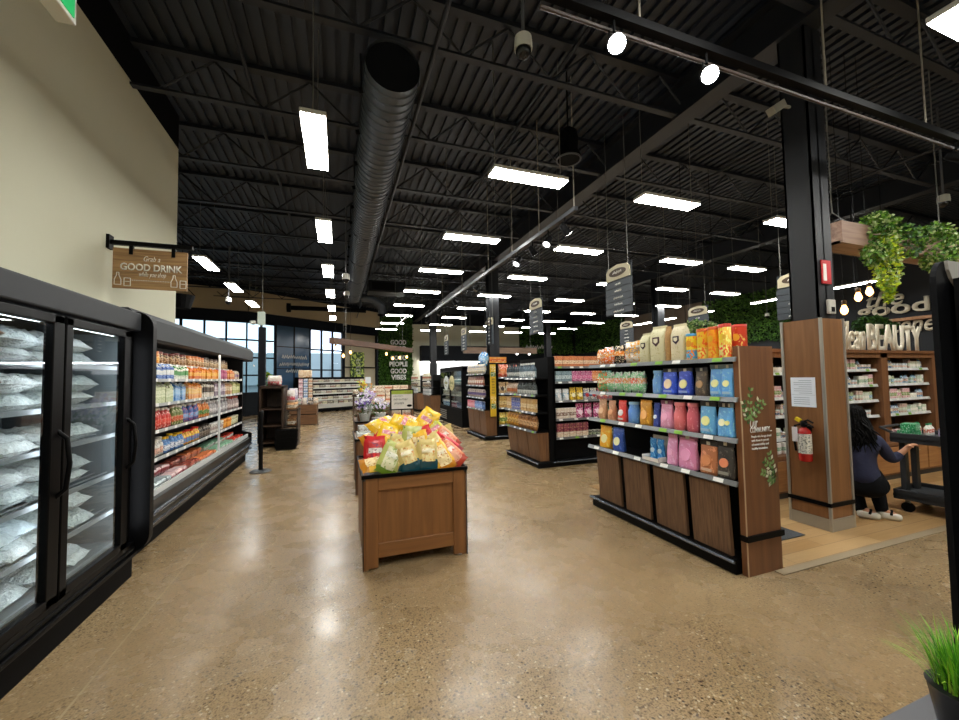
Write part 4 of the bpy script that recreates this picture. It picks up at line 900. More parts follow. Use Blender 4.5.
# products; each entry: far end, near end (Y), kind, colours, label
def bright(x, k=1.28):
    return x if not isinstance(x, str) else '#'+''.join('%02x' % min(250, int(int(x[i:i+2], 16)*k**.6+6)) for i in (1, 3, 5))
def pdesc(kind, w, h, d, c):
    c = tuple(bright(x) if kind != 'flat' else x for x in c[:3])+tuple(c[3:])
    if kind == 'pouch': return pouch('pouch', w, h, d, pack(c[0], c[0], c[1], 0, 0, 6, .62, .35), c[2], c[3] if len(c) > 3 else None, seed=len(P_), foot=c[4] if len(c) > 4 else None)
    if kind == 'flat': return flat_bag('paper_bag', w, h, d, pack(c[0], c[0], c[1], 0, 0, 9, .6, .5), c[2])
    if kind == 'can': return can('canister', w/2, h, pack(c[0], c[1], c[2], .05, .42, 5, .55, .35), c[3], spot=c[4])
    if kind == 'bottle': return bottle('shaker_bottle', w/2, h, pack(c[0], c[0], c[1], 0, 0, 6, .64, .3), c[2], neck=.75)
    return pillow('crinkled_bag', w, h, d, pack(c[0], c[1], c[2], .45, .7, 8, .55, .25), None, seed=len(P_))
HD = '#3a3d42'; HL = '#7f98a8'
ROWS = {
 'top shelf': (1.735, [(4.08, 3.96, 'pl', .19, ('#d8823a', '#e0a060', '#f0e0d0'), 'orange crinkled bag'), (3.96, 3.78, 'pl', .21, ('#d86a24', '#e88a3a', '#f0e4da'), 'bright orange crinkled bag'), (3.76, 3.62, 'pl', .21, ('#2a2422', '#d87a2a', '#e0c0a0'), 'black and orange crinkled bag'),
   (3.6, 3.34, 'pl', .24, ('#c8c2b8', '#8a7a6a', '#e89a3a'), 'grey patterned crinkled bag'), (3.33, 3.19, 'flat', .31, ('#cfc9a2', '#b8b078', '#3a2c2e'), 'cream bag with dark badge, left one'), (3.18, 2.99, 'flat', .36, ('#d6d0a8', '#bfb680', '#4a3036'), 'tall cream bag with dark badge'), (2.97, 2.92, 'flat', .34, ('#a8804a', '#c89a5a', None), 'narrow kraft paper bag edge on'),
   (2.915, 2.76, 'flat', .35, ('#ded3b0', '#c8bb88', '#3a2c3e'), 'cream bag with diamond badge'), (2.755, 2.65, 'can', .24, ('#e8c030', '#4a9ac8', '#e87a2a', '#4a9ac8', '#e8a030'), 'blue and yellow canister'), (2.64, 2.53, 'can', .27, ('#f0a828', '#e8c060', '#d8641e', '#d86a2a', '#f4d038'), 'orange canister with yellow spot'), (2.53, 2.43, 'can', .275, ('#e88a1a', '#f0a030', '#d86a1a', '#c8581e', '#f0b428'), 'deep orange canister'),
   (2.425, 2.325, 'can', .285, ('#f0b83a', '#e8c878', '#d8442a', '#c83a2a', '#f4d038'), 'red and yellow canister'), (2.31, 2.22, 'can', .285, ('#e8a83a', '#d85a2a', '#f0d070', '#c83a2a', '#f0c040'), 'red orange canister with white ticket')]),
 'second shelf': (1.41, [(4.1, 3.93, 'pl', .235, ('#58a06a', '#d8d0b0', '#d86a3a'), 'green and orange rice bag, leftmost'), (3.92, 3.79, 'pl', .235, ('#7ab88a', '#e89a6a', '#e8e0d0'), 'green and orange rice bag, second'), (3.78, 3.65, 'pl', .235, ('#8ac09a', '#e08a6a', '#f0e8dc'), 'green and orange rice bag, third'), (3.64, 3.52, 'pl', .235, ('#7ab88a', '#e89a6a', '#e8e0d0'), 'green and orange rice bag, fourth'), (3.51, 3.4, 'pl', .235, ('#8ac09a', '#e0705a', '#f0e8dc'), 'green and red rice bag, fifth'), (3.4, 3.3, 'pl', .235, ('#7ab88a', '#e89a6a', '#e8e0d0'), 'green and orange rice bag, sixth'),
   (3.19, 3.07, 'bottle', .24, ('#6a9ad8', '#9ac0e8', '#7aa8e0'), 'light blue shaker bottle'), (3.06, 2.88, 'pouch', .255, ('#2a48b8', '#4a6ad0', '#dcc0a0', HD, '#9ab0e8'), 'royal blue pouch, beige emblem'), (2.87, 2.71, 'pouch', .255, ('#2a40a8', '#4a60c8', '#e0cc90', HD, '#9ab0e8'), 'dark blue pouch with pale emblem'), (2.68, 2.55, 'pouch', .255, ('#4a4038', '#6a5c4c', '#9a7a58', HD), 'charcoal brown pouch'), (2.53, 2.4, 'pouch', .275, ('#5a94d0', '#7ab0e0', '#e0dc9a', HL, '#a8ccec'), 'sky blue pouch with yellow emblem'), (2.385, 2.25, 'pouch', .275, ('#5a9ad6', '#7ab4e4', '#e4e09a', HL, '#a8ccec'), 'sky blue pouch, nearest the end panel')]),
 'third shelf': (1.085, [(4.06, 3.92, 'pouch', .24, ('#b88a68', '#d0a888', '#d8b090'), 'tan pouch at the far left'), (3.88, 3.76, 'pouch', .23, ('#b08060', '#c89a78', '#d0a078'), 'tan pouch second from left'), (3.71, 3.57, 'pouch', .24, ('#c83a34', '#e05a50', '#f0e0d8', None, '#e8d8d0'), 'bright red pouch'), (3.54, 3.4, 'bottle', .23, ('#5a8ad0', '#7aa8e0', '#8ab0e4'), 'blue shaker bottle'), (3.37, 3.19, 'pouch', .26, ('#b8822a', '#d8a848', '#d8a060'), 'mustard gold pouch'), (3.17, 3.09, 'pouch', .24, ('#2a3a80', '#4a5aa8', '#c0c8e0'), 'narrow navy pouch'),
   (3.08, 2.93, 'pouch', .27, ('#c88aa8', '#d8a8c0', '#d098b4', '#8a4a6a'), 'pale pink pouch'), (2.92, 2.79, 'bottle', .26, ('#c86a70', '#d88a90', '#d88088'), 'rose shaker bottle, left'), (2.77, 2.65, 'bottle', .26, ('#c05a68', '#d88a90', '#d07a80'), 'rose shaker bottle, right'), (2.63, 2.47, 'pouch', .28, ('#5a9ac8', '#7ab8dc', '#e0d890', HD, '#a8ccec'), 'blue pouch with yellow emblem, left'), (2.455, 2.34, 'pouch', .28, ('#5a94c8', '#7ab4dc', '#d8dcb0', HD), 'blue pouch with pale emblem, middle'), (2.33, 2.235, 'pouch', .28, ('#5a9ad0', '#7ab8e0', '#e0d890', HL), 'blue pouch with yellow emblem, near panel')]),
 'bottom shelf': (.75, [(4.02, 3.83, 'pouch', .26, ('#d89a2a', '#e8b858', '#e8d0a0'), 'mustard yellow pouch'), (3.79, 3.61, 'pouch', .26, ('#2a4a98', '#4a6ab8', '#dcd8a0'), 'navy blue pouch'), (2.99, 2.87, 'pouch', .29, ('#c88ab0', '#d8a8c4', '#d098b8'), 'mauve pink pouch, left'), (2.86, 2.65, 'pouch', .3, ('#c880a8', '#d8a0c0', '#d090b4', '#9a5a7a'), 'large mauve pink pouch'), (2.63, 2.45, 'pouch', .28, ('#a86a48', '#c88a68', '#b87850', HD, '#d8b8a0'), 'copper brown pouch'), (2.43, 2.25, 'pouch', .3, ('#35322f', '#55504a', '#c87a58', HD, '#8a8a80'), 'black pouch with copper emblem')])}
for sh, (z, items) in ROWS.items():
    for y1, y0, kind, h, c, lab in items:
        y0, y1 = max(y0, 2.312), max(y1, 2.312+(y1-y0)*.8); w = max(.06, y1-y0-.006); xf = {'top shelf': 2.98, 'second shelf': 2.985, 'third shelf': 2.965, 'bottom shelf': 2.945}[sh]
        P_['g%d' % len(P_)] = o = pdesc(kind, w, h, .09 if kind in ('pouch', 'pl') else min(w, .12), c)
        dd = .05 if kind in ('pouch', 'pl') else min(w, .12)/2
        place(o, (xf+dd+.012, (y0+y1)/2, z-.008+(h/2 if kind == 'pl' else 0)), (0, 0, -PI/2+R.uniform(-.08, .08)), f'{lab}, on the {sh} of the long wooden gondola', 'goods on the ' + sh + ' of the long gondola')
for y, lab in ((2.47, 'left'), (2.365, 'right')):
    o = can('canister', .052, .285, pack('#d8442a', '#e8b050', '#f0d070', .05, .38, 4, .62, .35), '#c83a2a', spot='#f0c040')
    place(o, (3.2, y, 1.727), (0, 0, -PI/2), f'red canister behind the front row by the end panel top, {lab} one', 'goods on the top shelf of the long gondola')
# second bags behind the rice row and the tilted tray of blue packs
t = thing('display_tray', 'white open display tray tilted on the bottom gondola shelf', 'tray', (3.02, 3.14, .742))
MB().box(-.11, .11, -.1, .06, 0, .012).box(-.11, .11, -.1, -.092, .012, .035).box(-.11, -.105, -.1, .06, .012, .05).box(.105, .11, -.1, .06, .012, .05).box(-.11, .11, .052, .06, .012, .24).build('tray_body', M('#e6e4de', .5), t, local=True)
t.rotation_euler = (0, 0, -PI/2)
sp = pouch('sachet', .085, .2, .05, pack('#2a80c8', '#2a80c8', '#7ac0e8', 0, 0, 6, .6), '#cfe4f0')
for k, y in enumerate((3.19, 3.095)): place(sp, (3.02, y, .756), (0, 0, -PI/2), f'bright blue sachet in the white display tray, {"left" if k == 0 else "right"} one', 'blue sachets in the tray')
# ------------------------------------------------------------------ generic shelving for the middle aisles
def bay_shelves(t, side, a, b, front, back, zs, rail=RAIL, tickets=True, seed=0):
    """shelves on thing t; side '-X': span a..b in Y, front/back are x;  side '-Y': span a..b in X"""
    rr = random.Random(seed)
    for z in zs:
        mb = MB(); rl = MB(); pf = [(front-.005, z-.035), (front+.01, z-.035), (front+.018, z+.004), (front+.008, z+.004)]; ax = 'Y' if side == '-X' else 'X'
        if side == '-X': mb.box(front+.01, back, a, b, z-.028, z-.01)
        else: mb.box(a, b, front+.01, back, z-.028, z-.01)
        rl.prism(pf, ax, a, b); s = mb.build('shelf', BLACKM, t); rl.build('price_rail', rail, s); u = a+.06
        while tickets and u < b-.1:
            ticket(s, u, u+.075, TAGG if rr.random() < .2 else TAGW, z-.03, z, ax, front-.009, front-.006, front+.006, front+.002); u += rr.uniform(.16, .34)
CNT = {}
def fill(side, a, b, front, z, items, where, grp, seed=0, near_first=False):
    """lay a run of goods along a shelf; items: (count, key, maker, width, desc)"""
    u = a; n = CNT.get(where, 0)
    for cnt, key, mk, w, desc in items:
        for _ in range(cnt):
            if u+w > b+.01: break
            p = proto(key, mk); n += 1
            d = R.uniform(-.006, .006)
            zz = z-.01
            if p.get('lift'): zz += p['lift']
            if side == '-X':  # left end of the photo is the far end
                loc, rz = (front+p.get('dep', .05)+.02+d, b-(u-a)-w/2, zz), -PI/2
            else: loc, rz = (u+w/2, front+p.get('dep', .05)+.02+d, zz), 0
            place(p, loc, (0, 0, rz+R.uniform(-.06, .06)), f'{desc}, {nth(n)} from left on {where}', grp)
            u += w
    CNT[where] = n
def mk(kind, w, h, c1, c2, c3, ex=None, d=.09, lo=.3, hi=.62, sp=7, th=.56):
    def f():
        m = pack(c1, c2, c3, lo, hi, sp, th)
        if kind == 'box': o = box_pack('product_box', w*.94, d, h, m)
        elif kind == 'pouch': o = pouch('pouch', w*.94, h, d*.8, m, ex, seed=len(P_))
        elif kind == 'bottle': o = bottle('bottle', w*.46, h, m, ex or '#20201e', neck=.4)
        elif kind == 'can': o = can('tin', w*.46, h, m, ex or '#9a9a9a', 'tin')
        elif kind == 'jar': o = jar('jar', w*.46, h, m, ex or '#2a2a2a')
        elif kind == 'tub': o = tub('tub', w*.46, h, m, ex or '#eceae4')
        else: o = pillow('bag', w*.98, h, d, m, None, seed=len(P_)); o['lift'] = h/2
        o['dep'] = d/2
        return o
    return f
# ---- second gondola
t = thing('gondola_shelf', 'black gondola with walnut end base and dark bottles, second along the aisle', 'shelf unit', (4.5, 6.6, 0))
MB().box(3.62, 6.6, 6.55, 6.6, .1, 1.95).build('back_panel', BLACKM, t); MB().box(3.6, 3.64, 6.15, 7.48, .1, 1.95).build('end_panel', BLACKM, t)
MB().box(3.5, 3.62, 6.15, 6.2, .1, 1.95).build('corner_upright', BLACKM, t)
MB().box(3.26, 6.6, 6.12, 7.5, 0, .1, .01).build('base', BLACKM, t)
mb = MB(); mb.tube([(3.25, 6.12, .085), (3.25, 7.5, .085)], .013, 8); mb.tube([(3.55, 6.11, .085), (6.6, 6.11, .085)], .013, 8); mb.build('bumper_rail', M('#7d8896', .25, .7), t, True)
for a, b_ in ((6.17, 6.58), (6.6, 7.03), (7.05, 7.46)): MB().prism([(3.33, .11), (3.6, .11), (3.6, .6), (3.27, .6)], 'Y', a, b_).build('wood_board', BROWN, t)
MB().box(3.62, 6.6, 6.25, 6.55, .1, .45).build('plinth', BLACKM, t)
bay_shelves(t, '-X', 6.17, 7.48, 3.24, 3.6, (.635, .965, 1.275, 1.58), seed=1)
bay_shelves(t, '-Y', 3.66, 6.6, 6.17, 6.55, (.5, .83, 1.16, 1.5, 1.775), seed=2)
g = 'goods on the end of the second gondola'
fill('-X', 6.2, 7.45, 3.24, 1.58, [(6, 'q1', mk('bottle', .1, .3, '#22262a', '#c8ccc8', '#3a5a6a', '#2a2a2c', lo=.15, hi=.45), .1, 'dark bottle with pale label'), (6, 'q2', mk('bottle', .1, .28, '#3a4a58', '#e0e4e4', '#6a8a9a', '#d8d8d4', lo=.1, hi=.5), .1, 'slate bottle')], 'top end shelf of second gondola', g)
fill('-X', 6.2, 7.45, 3.24, 1.275, [(5, 'q3', mk('bottle', .1, .25, '#d8c0a8', '#c87a4a', '#3a3028', '#1e1e20', lo=.2, hi=.5), .1, 'tan labelled bottle'), (7, 'q4', mk('bottle', .1, .26, '#1e1f22', '#d0d4d2', '#7a8a8a', '#2a2a2c', lo=.1, hi=.4), .1, 'black bottle with white label')], 'second end shelf of second gondola', g)
fill('-X', 6.2, 7.45, 3.24, .965, [(2, 'q5', mk('box', .12, .24, '#d8b478', '#e8d4a8', '#a8763a'), .12, 'tan box'), (4, 'q6', mk('box', .1, .24, '#2a3c8a', '#4a62b8', '#d8d8e0'), .1, 'dark blue box'), (4, 'q5', None, .135, 'kraft tan box')], 'third end shelf of second gondola', g)
fill('-X', 6.2, 7.45, 3.24, .635, [(4, 'q7', mk('pl', .13, .27, '#d8a040', '#e8c878', '#8a4a20', d=.1), .13, 'golden brown bag'), (5, 'q8', mk('pl', .14, .27, '#b07a48', '#d8b488', '#6a4428', d=.1), .14, 'brown kraft bag')], 'bottom end shelf of second gondola', g)
g = 'goods on the long side of the second gondola'
fill('-Y', 3.68, 5.9, 6.17, 1.775, [(7, 'r1', mk('box', .15, .2, '#d88a58', '#f0d8b8', '#a84a30', sp=8), .15, 'orange and cream tea box'), (4, 'r2', mk('box', .15, .2, '#e0886a', '#f0c8b0', '#c83a3a'), .15, 'coral box')], 'top long shelf of second gondola', g)
fill('-Y', 3.68, 5.9, 6.17, 1.5, [(3, 'r3', mk('box', .115, .2, '#8aa0a8', '#c8d8dc', '#4a6a78'), .115, 'grey teal box'), (4, 'r4', mk('box', .11, .2, '#b03a78', '#d870a0', '#f0d0e0'), .11, 'magenta box'), (2, 'r5', mk('box', .11, .2, '#e07a2a', '#f0a860', '#f0e0d0'), .11, 'bright orange box'), (2, 'r6', mk('box', .12, .2, '#4a8a7a', '#88b8a8', '#e0e8e0'), .12, 'sea green box'), (2, 'r7', mk('box', .11, .2, '#a02a50', '#c86080', '#f0d0d8'), .11, 'wine red box')], 'second long shelf of second gondola', g)
fill('-Y', 3.68, 5.9, 6.17, 1.16, [(2, 'r8', mk('pouch', .14, .22, '#c8d0d4', '#8ab0c8', '#f0f0ec', '#e8e8e8'), .15, 'pale blue pouch'), (2, 'r9', mk('pouch', .14, .24, '#e8c030', '#f0dc80', '#8a6a1a', '#f4ecc8'), .15, 'yellow pouch'), (2, 'r10', mk('pouch', .14, .22, '#d8d4c8', '#7a8ab0', '#3a4a7a', '#c83a3a'), .15, 'white and blue pouch'), (5, 'r11', mk('pouch', .15, .22, '#c86a58', '#e8a890', '#4a5a8a', '#e8e0d8'), .15, 'coral pouch')], 'third long shelf of second gondola', g)
fill('-Y', 3.68, 5.9, 6.17, .83, [(3, 'r12', mk('box', .14, .2, '#d8c8b8', '#8a6a5a', '#f0ece4'), .14, 'beige snack box'), (3, 'r13', mk('pouch', .17, .27, '#a8286a', '#c85a90', '#f0d8e4', '#f4dce8'), .19, 'magenta pouch'), (3, 'r14', mk('pouch', .17, .27, '#1f8a5a', '#4ab888', '#d8f0e0', '#d8ecd8'), .18, 'emerald green pouch')], 'fourth long shelf of second gondola', g)
fill('-Y', 3.68, 5.9, 6.17, .5, [(5, 'r15', mk('box', .13, .25, '#7a2a48', '#e8dcc8', '#c8a07a', lo=.0, hi=.4), .135, 'maroon and white box'), (12, 'r16', mk('can', .09, .1, '#2c3a30', '#8a9a7a', '#d8d8c8', '#b0b0aa'), .095, 'dark green tin')], 'bottom long shelf of second gondola', g)
# ---- third gondola
t = thing('gondola_shelf', 'black gondola with walnut end base and yellow corner banner, third along the aisle', 'shelf unit', (4.6, 9.9, 0))
MB().box(3.84, 6.9, 9.8, 9.85, .1, 2.05).build('back_panel', BLACKM, t); MB().box(3.82, 3.86, 9.35, 10.8, .1, 2.05).build('end_panel', BLACKM, t)
MB().box(3.48, 6.9, 9.33, 10.82, 0, .1, .01).build('base', BLACKM, t)
mb = MB(); mb.tube([(3.47, 9.33, .085), (3.47, 10.82, .085)], .013, 8); mb.tube([(3.75, 9.32, .085), (6.9, 9.32, .085)], .013, 8); mb.build('bumper_rail', M('#7d8896', .25, .7), t, True)
for a, b_ in ((9.38, 9.83), (9.86, 10.31), (10.34, 10.79)): MB().prism([(3.55, .11), (3.82, .11), (3.82, .75), (3.5, .75)], 'Y', a, b_).build('wood_board', BROWN, t)
MB().box(3.84, 6.9, 9.45, 9.8, .1, .32).build('plinth', BLACKM, t)
bay_shelves(t, '-X', 9.38, 10.8, 3.47, 3.82, (.78, 1.08, 1.4, 1.7), seed=3); bay_shelves(t, '-Y', 3.9, 6.9, 9.4, 9.8, (.37, .81, 1.18, 1.6), seed=4)
bn = MB().box(3.64, 3.79, 9.325, 9.35, .6, 1.93).build('corner_banner', M('#d8b02a', .5), t)
for za, zb in ((1.62, 1.9), (.8, 1.12)): MB().box(3.65, 3.78, 9.32, 9.325, za, zb).build('banner_print', pack('#d8b02a', '#2a6a3a', '#f0e8d0', .0, .4, 6, .56), bn)
for k in range(6): scribble(bn, M('#2a2a28', .5), (3.715, 9.315, 1.55-.07*k), '-Y', .07, .05, k)
MB().box(3.64, 4.1, 9.34, 9.37, 1.97, 2.12).build('header_card', pack('#e0903a', '#c8582a', '#f0d8a0', .3, .6, 4, .6), t)
g = 'goods on the end of the third gondola'
for z, k, it in ((1.7, 'top', [(9, 's1', mk('pl', .15, .26, '#d8c8a0', '#e8dcc0', '#4a7ac0', d=.1), .15, 'cream bag')]), (1.4, 'second', [(4, 's2', mk('pouch', .16, .24, '#b08868', '#d8c0a8', '#7a3a30', '#e8dcd0'), .16, 'tan pouch'), (4, 's3', mk('pouch', .16, .24, '#a85a40', '#e0b090', '#4a2a20', '#e8dcd0'), .16, 'rust pouch')]), (1.08, 'third', [(8, 's4', mk('pl', .16, .22, '#c8b8a8', '#6a5a8a', '#3a3050', d=.1), .165, 'cream and violet bag')]), (.78, 'bottom', [(4, 's5', mk('box', .15, .2, '#d84a68', '#f0a0b0', '#f0e8e8'), .155, 'pink box'), (5, 's6', mk('box', .15, .2, '#2a62b8', '#6aa0e0', '#e8f0f8'), .155, 'bright blue box')])):
    fill('-X', 9.4, 10.78, 3.47, z, it, f'{k} end shelf of third gondola', g)
pb = pillow('blue_bag', .3, .34, .12, pack('#3a8ad0', '#8ac0e8', '#f0f4f8', .3, .7, 6, .55, .25), None, 77)
for k, (x, y) in enumerate(((3.62, 9.6), (3.64, 9.95))): place(pb, (x, y, 2.09), (0, .3*(-1)**k, -PI/2), f'bright blue bag lying on top of the third gondola, {["nearer", "farther"][k]} one', 'blue bags on the third gondola')
g = 'goods on the long side of the third gondola'
for z, k, it in ((1.6, 'top', [(6, 't1', mk('pl', .2, .34, '#d8502a', '#e88a4a', '#f0d8c0', d=.12), .2, 'red orange bag'), (6, 't2', mk('bottle', .12, .3, '#3a4a58', '#d8dcd8', '#6a8a9a', '#e8e8e4'), .12, 'slate bottle')]), (1.18, 'second', [(5, 't3', mk('flat', .2, .3, '#c8a878', '#e8dcc0', '#6a4a30', d=.1) if False else mk('pouch', .2, .3, '#c8a878', '#e8dcc0', '#6a4a30', '#4a4038'), .2, 'kraft coffee bag'), (6, 't4', mk('bottle', .12, .28, '#e0c8a8', '#c86a3a', '#f0f0ec', '#e8e8e4'), .12, 'amber white bottle')]), (.81, 'third', [(6, 't5', mk('box', .19, .3, '#c8a058', '#e0c890', '#8a5a28'), .19, 'tan carton'), (6, 't6', mk('box', .12, .26, '#d8a83a', '#4a5ab0', '#f0e8d8'), .12, 'gold and blue box')]), (.37, 'bottom', [(6, 't7', mk('pl', .19, .32, '#d8b820', '#5a8a2a', '#f0e8b0', d=.12), .19, 'yellow and green bag'), (8, 't8', mk('bottle', .12, .3, '#e0b02a', '#f0d878', '#a86a1a', '#e8c840'), .12, 'yellow bottle')])):
    fill('-Y', 3.92, 6.4, 9.4, z, it, f'{k} long shelf of third gondola', g)
# ---- glass door cooler behind
t = thing('glass_door_cooler', 'black upright cooler with round door stickers beyond the third gondola', 'cooler', (4.05, 13.4, 0))
MB().box(4.3, 4.4, 12.0, 14.9, 0, 1.98).box(3.74, 4.4, 12.0, 12.05, .55, 1.98).box(3.74, 4.4, 14.85, 14.9, .55, 1.98).box(3.7, 4.4, 12.0, 14.9, 0, .55).box(3.72, 4.4, 12.0, 14.9, 1.86, 1.98).build('cabinet', BLACKM, t)
MB().box(4.27, 4.3, 12.05, 14.85, .55, 1.86).build('inner_lining', M('#9aa4a8', .5), t)
mb = MB()
for k in range(5): mb.box(3.685, 3.7, 13.9, 14.8, .12+.07*k, .155+.07*k)
mb.build('vent_grille', STEEL, t)
for z in (.58, .98, 1.38): MB().box(3.8, 4.27, 12.06, 14.84, z-.015, z).build('shelf', RAIL, t)
MB().box(3.78, 3.8, 12.1, 14.8, 1.83, 1.85).build('light_tube', M('#f3f8ff', .5, emit=12), t)
for a, b_ in ((12.04, 13.43), (13.46, 14.86)):
    d = MB().box(3.71, 3.74, a, a+.05, .56, 1.86).box(3.71, 3.74, b_-.05, b_, .56, 1.86).box(3.71, 3.74, a, b_, .56, .6).box(3.71, 3.74, a, b_, 1.82, 1.86).build('door', BLACK, t)
    MB().box(3.72, 3.726, a+.05, b_-.05, .6, 1.82).build('glass_pane', GLASS, d)
for y, c in ((13.2, '#d8cf9a'), (13.95, '#dfe6e4')):
    n = 24; s = MB().loft([[(x, y+.3*math.cos(2*PI*k/n), 1.42+.26*math.sin(2*PI*k/n)) for k in range(n)] for x in (3.7, 3.709)]).build('round_sticker', M(c, .5), t)
    MB().loft([[(x, y+.2*math.cos(2*PI*k/n), 1.42+.17*math.sin(2*PI*k/n)) for k in range(n)] for x in (3.694, 3.7)]).build('sticker_print', pack(c, '#8a8a4a', '#4a5a3a', .4, .6, 5, .55), s)
g = 'goods in the upright cooler'
for z, k, it in ((1.38, 'top', [(8, 'u1', mk('box', .16, .2, '#c8a0a8', '#e8dcd8', '#8a4a58'), .17, 'pink white box'), (8, 'u2', mk('tub', .16, .18, '#8ab0b0', '#d8e4e0', '#4a7a7a'), .17, 'pale teal tub')]), (.98, 'middle', [(8, 'u3', mk('box', .16, .2, '#e0dcd0', '#b8b09a', '#5a5448'), .17, 'cream box'), (8, 'u4', mk('box', .17, .16, '#e8e4d8', '#a8a898', '#6a6a5a'), .17, 'white packet')]), (.58, 'bottom', [(5, 'u5', mk('tub', .17, .2, '#4a7ab0', '#a8c8e0', '#e8e8e8'), .18, 'blue tub'), (5, 'u6', mk('tub', .17, .2, '#a83a58', '#e0a0b0', '#e8e8e8'), .18, 'crimson tub'), (5, 'u7', mk('box', .17, .18, '#2a3a6a', '#6a80b0', '#d8d8e0'), .18, 'navy box')])):
    fill('-X', 12.1, 14.8, 3.8, z, it, f'{k} cooler shelf', g)
# ---- far end stands
for k, (y0, lab) in enumerate(((16.0, 'small walnut based end stand with stacked jars, nearer of two at far end'), (18.9, 'small walnut based end stand with bottles, farther of two at far end'))):
    t = thing('end_stand', lab, 'shelf unit', (3.8, y0+.6, 0))
    MB().box(3.52, 4.3, y0-.02, y0+1.42, 0, .1).box(4.0, 4.05, y0, y0+1.4, .1, 1.75).build('frame', BLACKM, t)
    for q in range(3): MB().prism([(3.6, .1), (4.0, .1), (4.0, .88), (3.55, .88)], 'Y', y0+.02+.46*q, y0+.46+.46*q).build('wood_board', BROWN, t)
    bay_shelves(t, '-X', y0, y0+1.4, 3.52, 4.0, (.92, 1.22, 1.52), seed=10+k)
    g = 'goods on the far end stands'
    for z, sh, it in ((.92, 'bottom', [(5, 'v1', mk('box', .25, .24, '#d8dcdc', '#a8b4b8', '#f0f0f0'), .26, 'white packet')]), (1.22, 'middle', [(7, 'v2', mk('jar', .16, .22, '#3a2c22', '#8a6a48', '#e0d8c8', '#d8d4c8'), .18, 'dark jar')]), (1.52, 'top', [(7, 'v3', mk('bottle', .16, .3, '#d8d4c0', '#a8584a', '#6a7a4a', '#c8b890'), .18, 'pale bottle')])):
        fill('-X', y0+.03, y0+1.38, 3.52, z, it, f'{sh} shelf of the {["nearer", "farther"][k]} far stand', g)
    if k == 0: pass

# ------------------------------------------------------------------ pillar with fire extinguisher
t = thing('clad_pillar', 'square wood clad pillar with silver corner strip holding the extinguisher', 'pillar', (4.8, 2.74, 0))
PW = wood('#77502f', '#8d623c', 5, 'Z', .4, 'pillar_walnut')
MB().box(4.62, 4.98, 2.56, 2.93, 0, 2.15).build('cladding', PW, t)
for x, y in ((4.62, 2.56), (4.98, 2.56), (4.62, 2.93)): MB().box(x-.012, x+.012, y-.012, y+.012, .0, 2.155).build('corner_strip', M('#b8b6ae', .3, .6), t)
MB().box(4.606, 4.994, 2.546, 2.944, .245, .285).build('rubber_band', BLACK, t); MB().box(4.61, 4.99, 2.55, 2.94, 0, .125).build('metal_skirt', M('#aeaca4', .35, .6), t)
t = thing('paper_notice', 'white printed paper notice taped to the wooden pillar', 'notice', (4.618, 2.75, 1.39))
MB().box(4.614, 4.619, 2.633, 2.865, 1.235, 1.545).build('sheet', PAPER, t)
mb = MB()
for k in range(7): mb.box(4.612, 4.614, 2.665, 2.665+(.17 if k % 3 else .12), 1.51-.022*k, 1.514-.022*k)
mb.box(4.612, 4.614, 2.64, 2.86, 1.36, 1.362)
for k in range(4): mb.box(4.612, 4.614, 2.69, 2.84, 1.33-.022*k, 1.334-.022*k)
mb.build('printed_lines', M('#8a92a0', .6), t)
ex = Vector((4.545, 2.715, .68))
t = thing('fire_extinguisher', 'red fire extinguisher with white label hung on the wooden pillar', 'fire extinguisher', ex)
RED = M('#b8201c', .25, coat=.3, name='extinguisher_red')
MB().lathe([(.045, 0), (.056, .008), (.058, .02), (.058, .29), (.048, .325), (.022, .345), (.02, .37)], 20, ex).build('cylinder', RED, t, True)
MB().lathe([(.0595, .085), (.0595, .285)], 20, ex).build('label', pack('#e0dccf', '#d8d4c6', '#8a8a84', .0, .0, 8, .55), t, True)
MB().lathe([(.028, .355), (.03, .4), (.02, .415)], 12, ex).tube([ex+Vector((0, .02, .4)), ex+Vector((-.02, -.05, .43)), ex+Vector((-.03, -.1, .405))], .009, 6).tube([ex+Vector((0, .02, .385)), ex+Vector((-.02, -.06, .385)), ex+Vector((-.03, -.1, .36))], .009, 6).build('valve', BLACK, t, True)
MB().tube([ex+Vector((0, .03, .38)), ex+Vector((-.02, .075, .36)), ex+Vector((-.03, .085, .25)), ex+Vector((-.02, .075, .1))], .011, 8).build('hose', BLACK, t, True)
MB().obox(ex+Vector((-.01, .045, .425)), .03, .05, .035, Matrix.Rotation(.5, 3, 'X')).build('yellow_tag', M('#e0c020', .5), t)
MB().box(ex.x-.055, ex.x-.05, ex.y+.035, ex.y+.085, .88, 1.03).build('inspection_tag', M('#e6dfe2', .6), t)
MB().box(ex.x+.05, 4.618, ex.y-.03, ex.y+.03, .98, 1.04).build('wall_hook', BLACK, t)

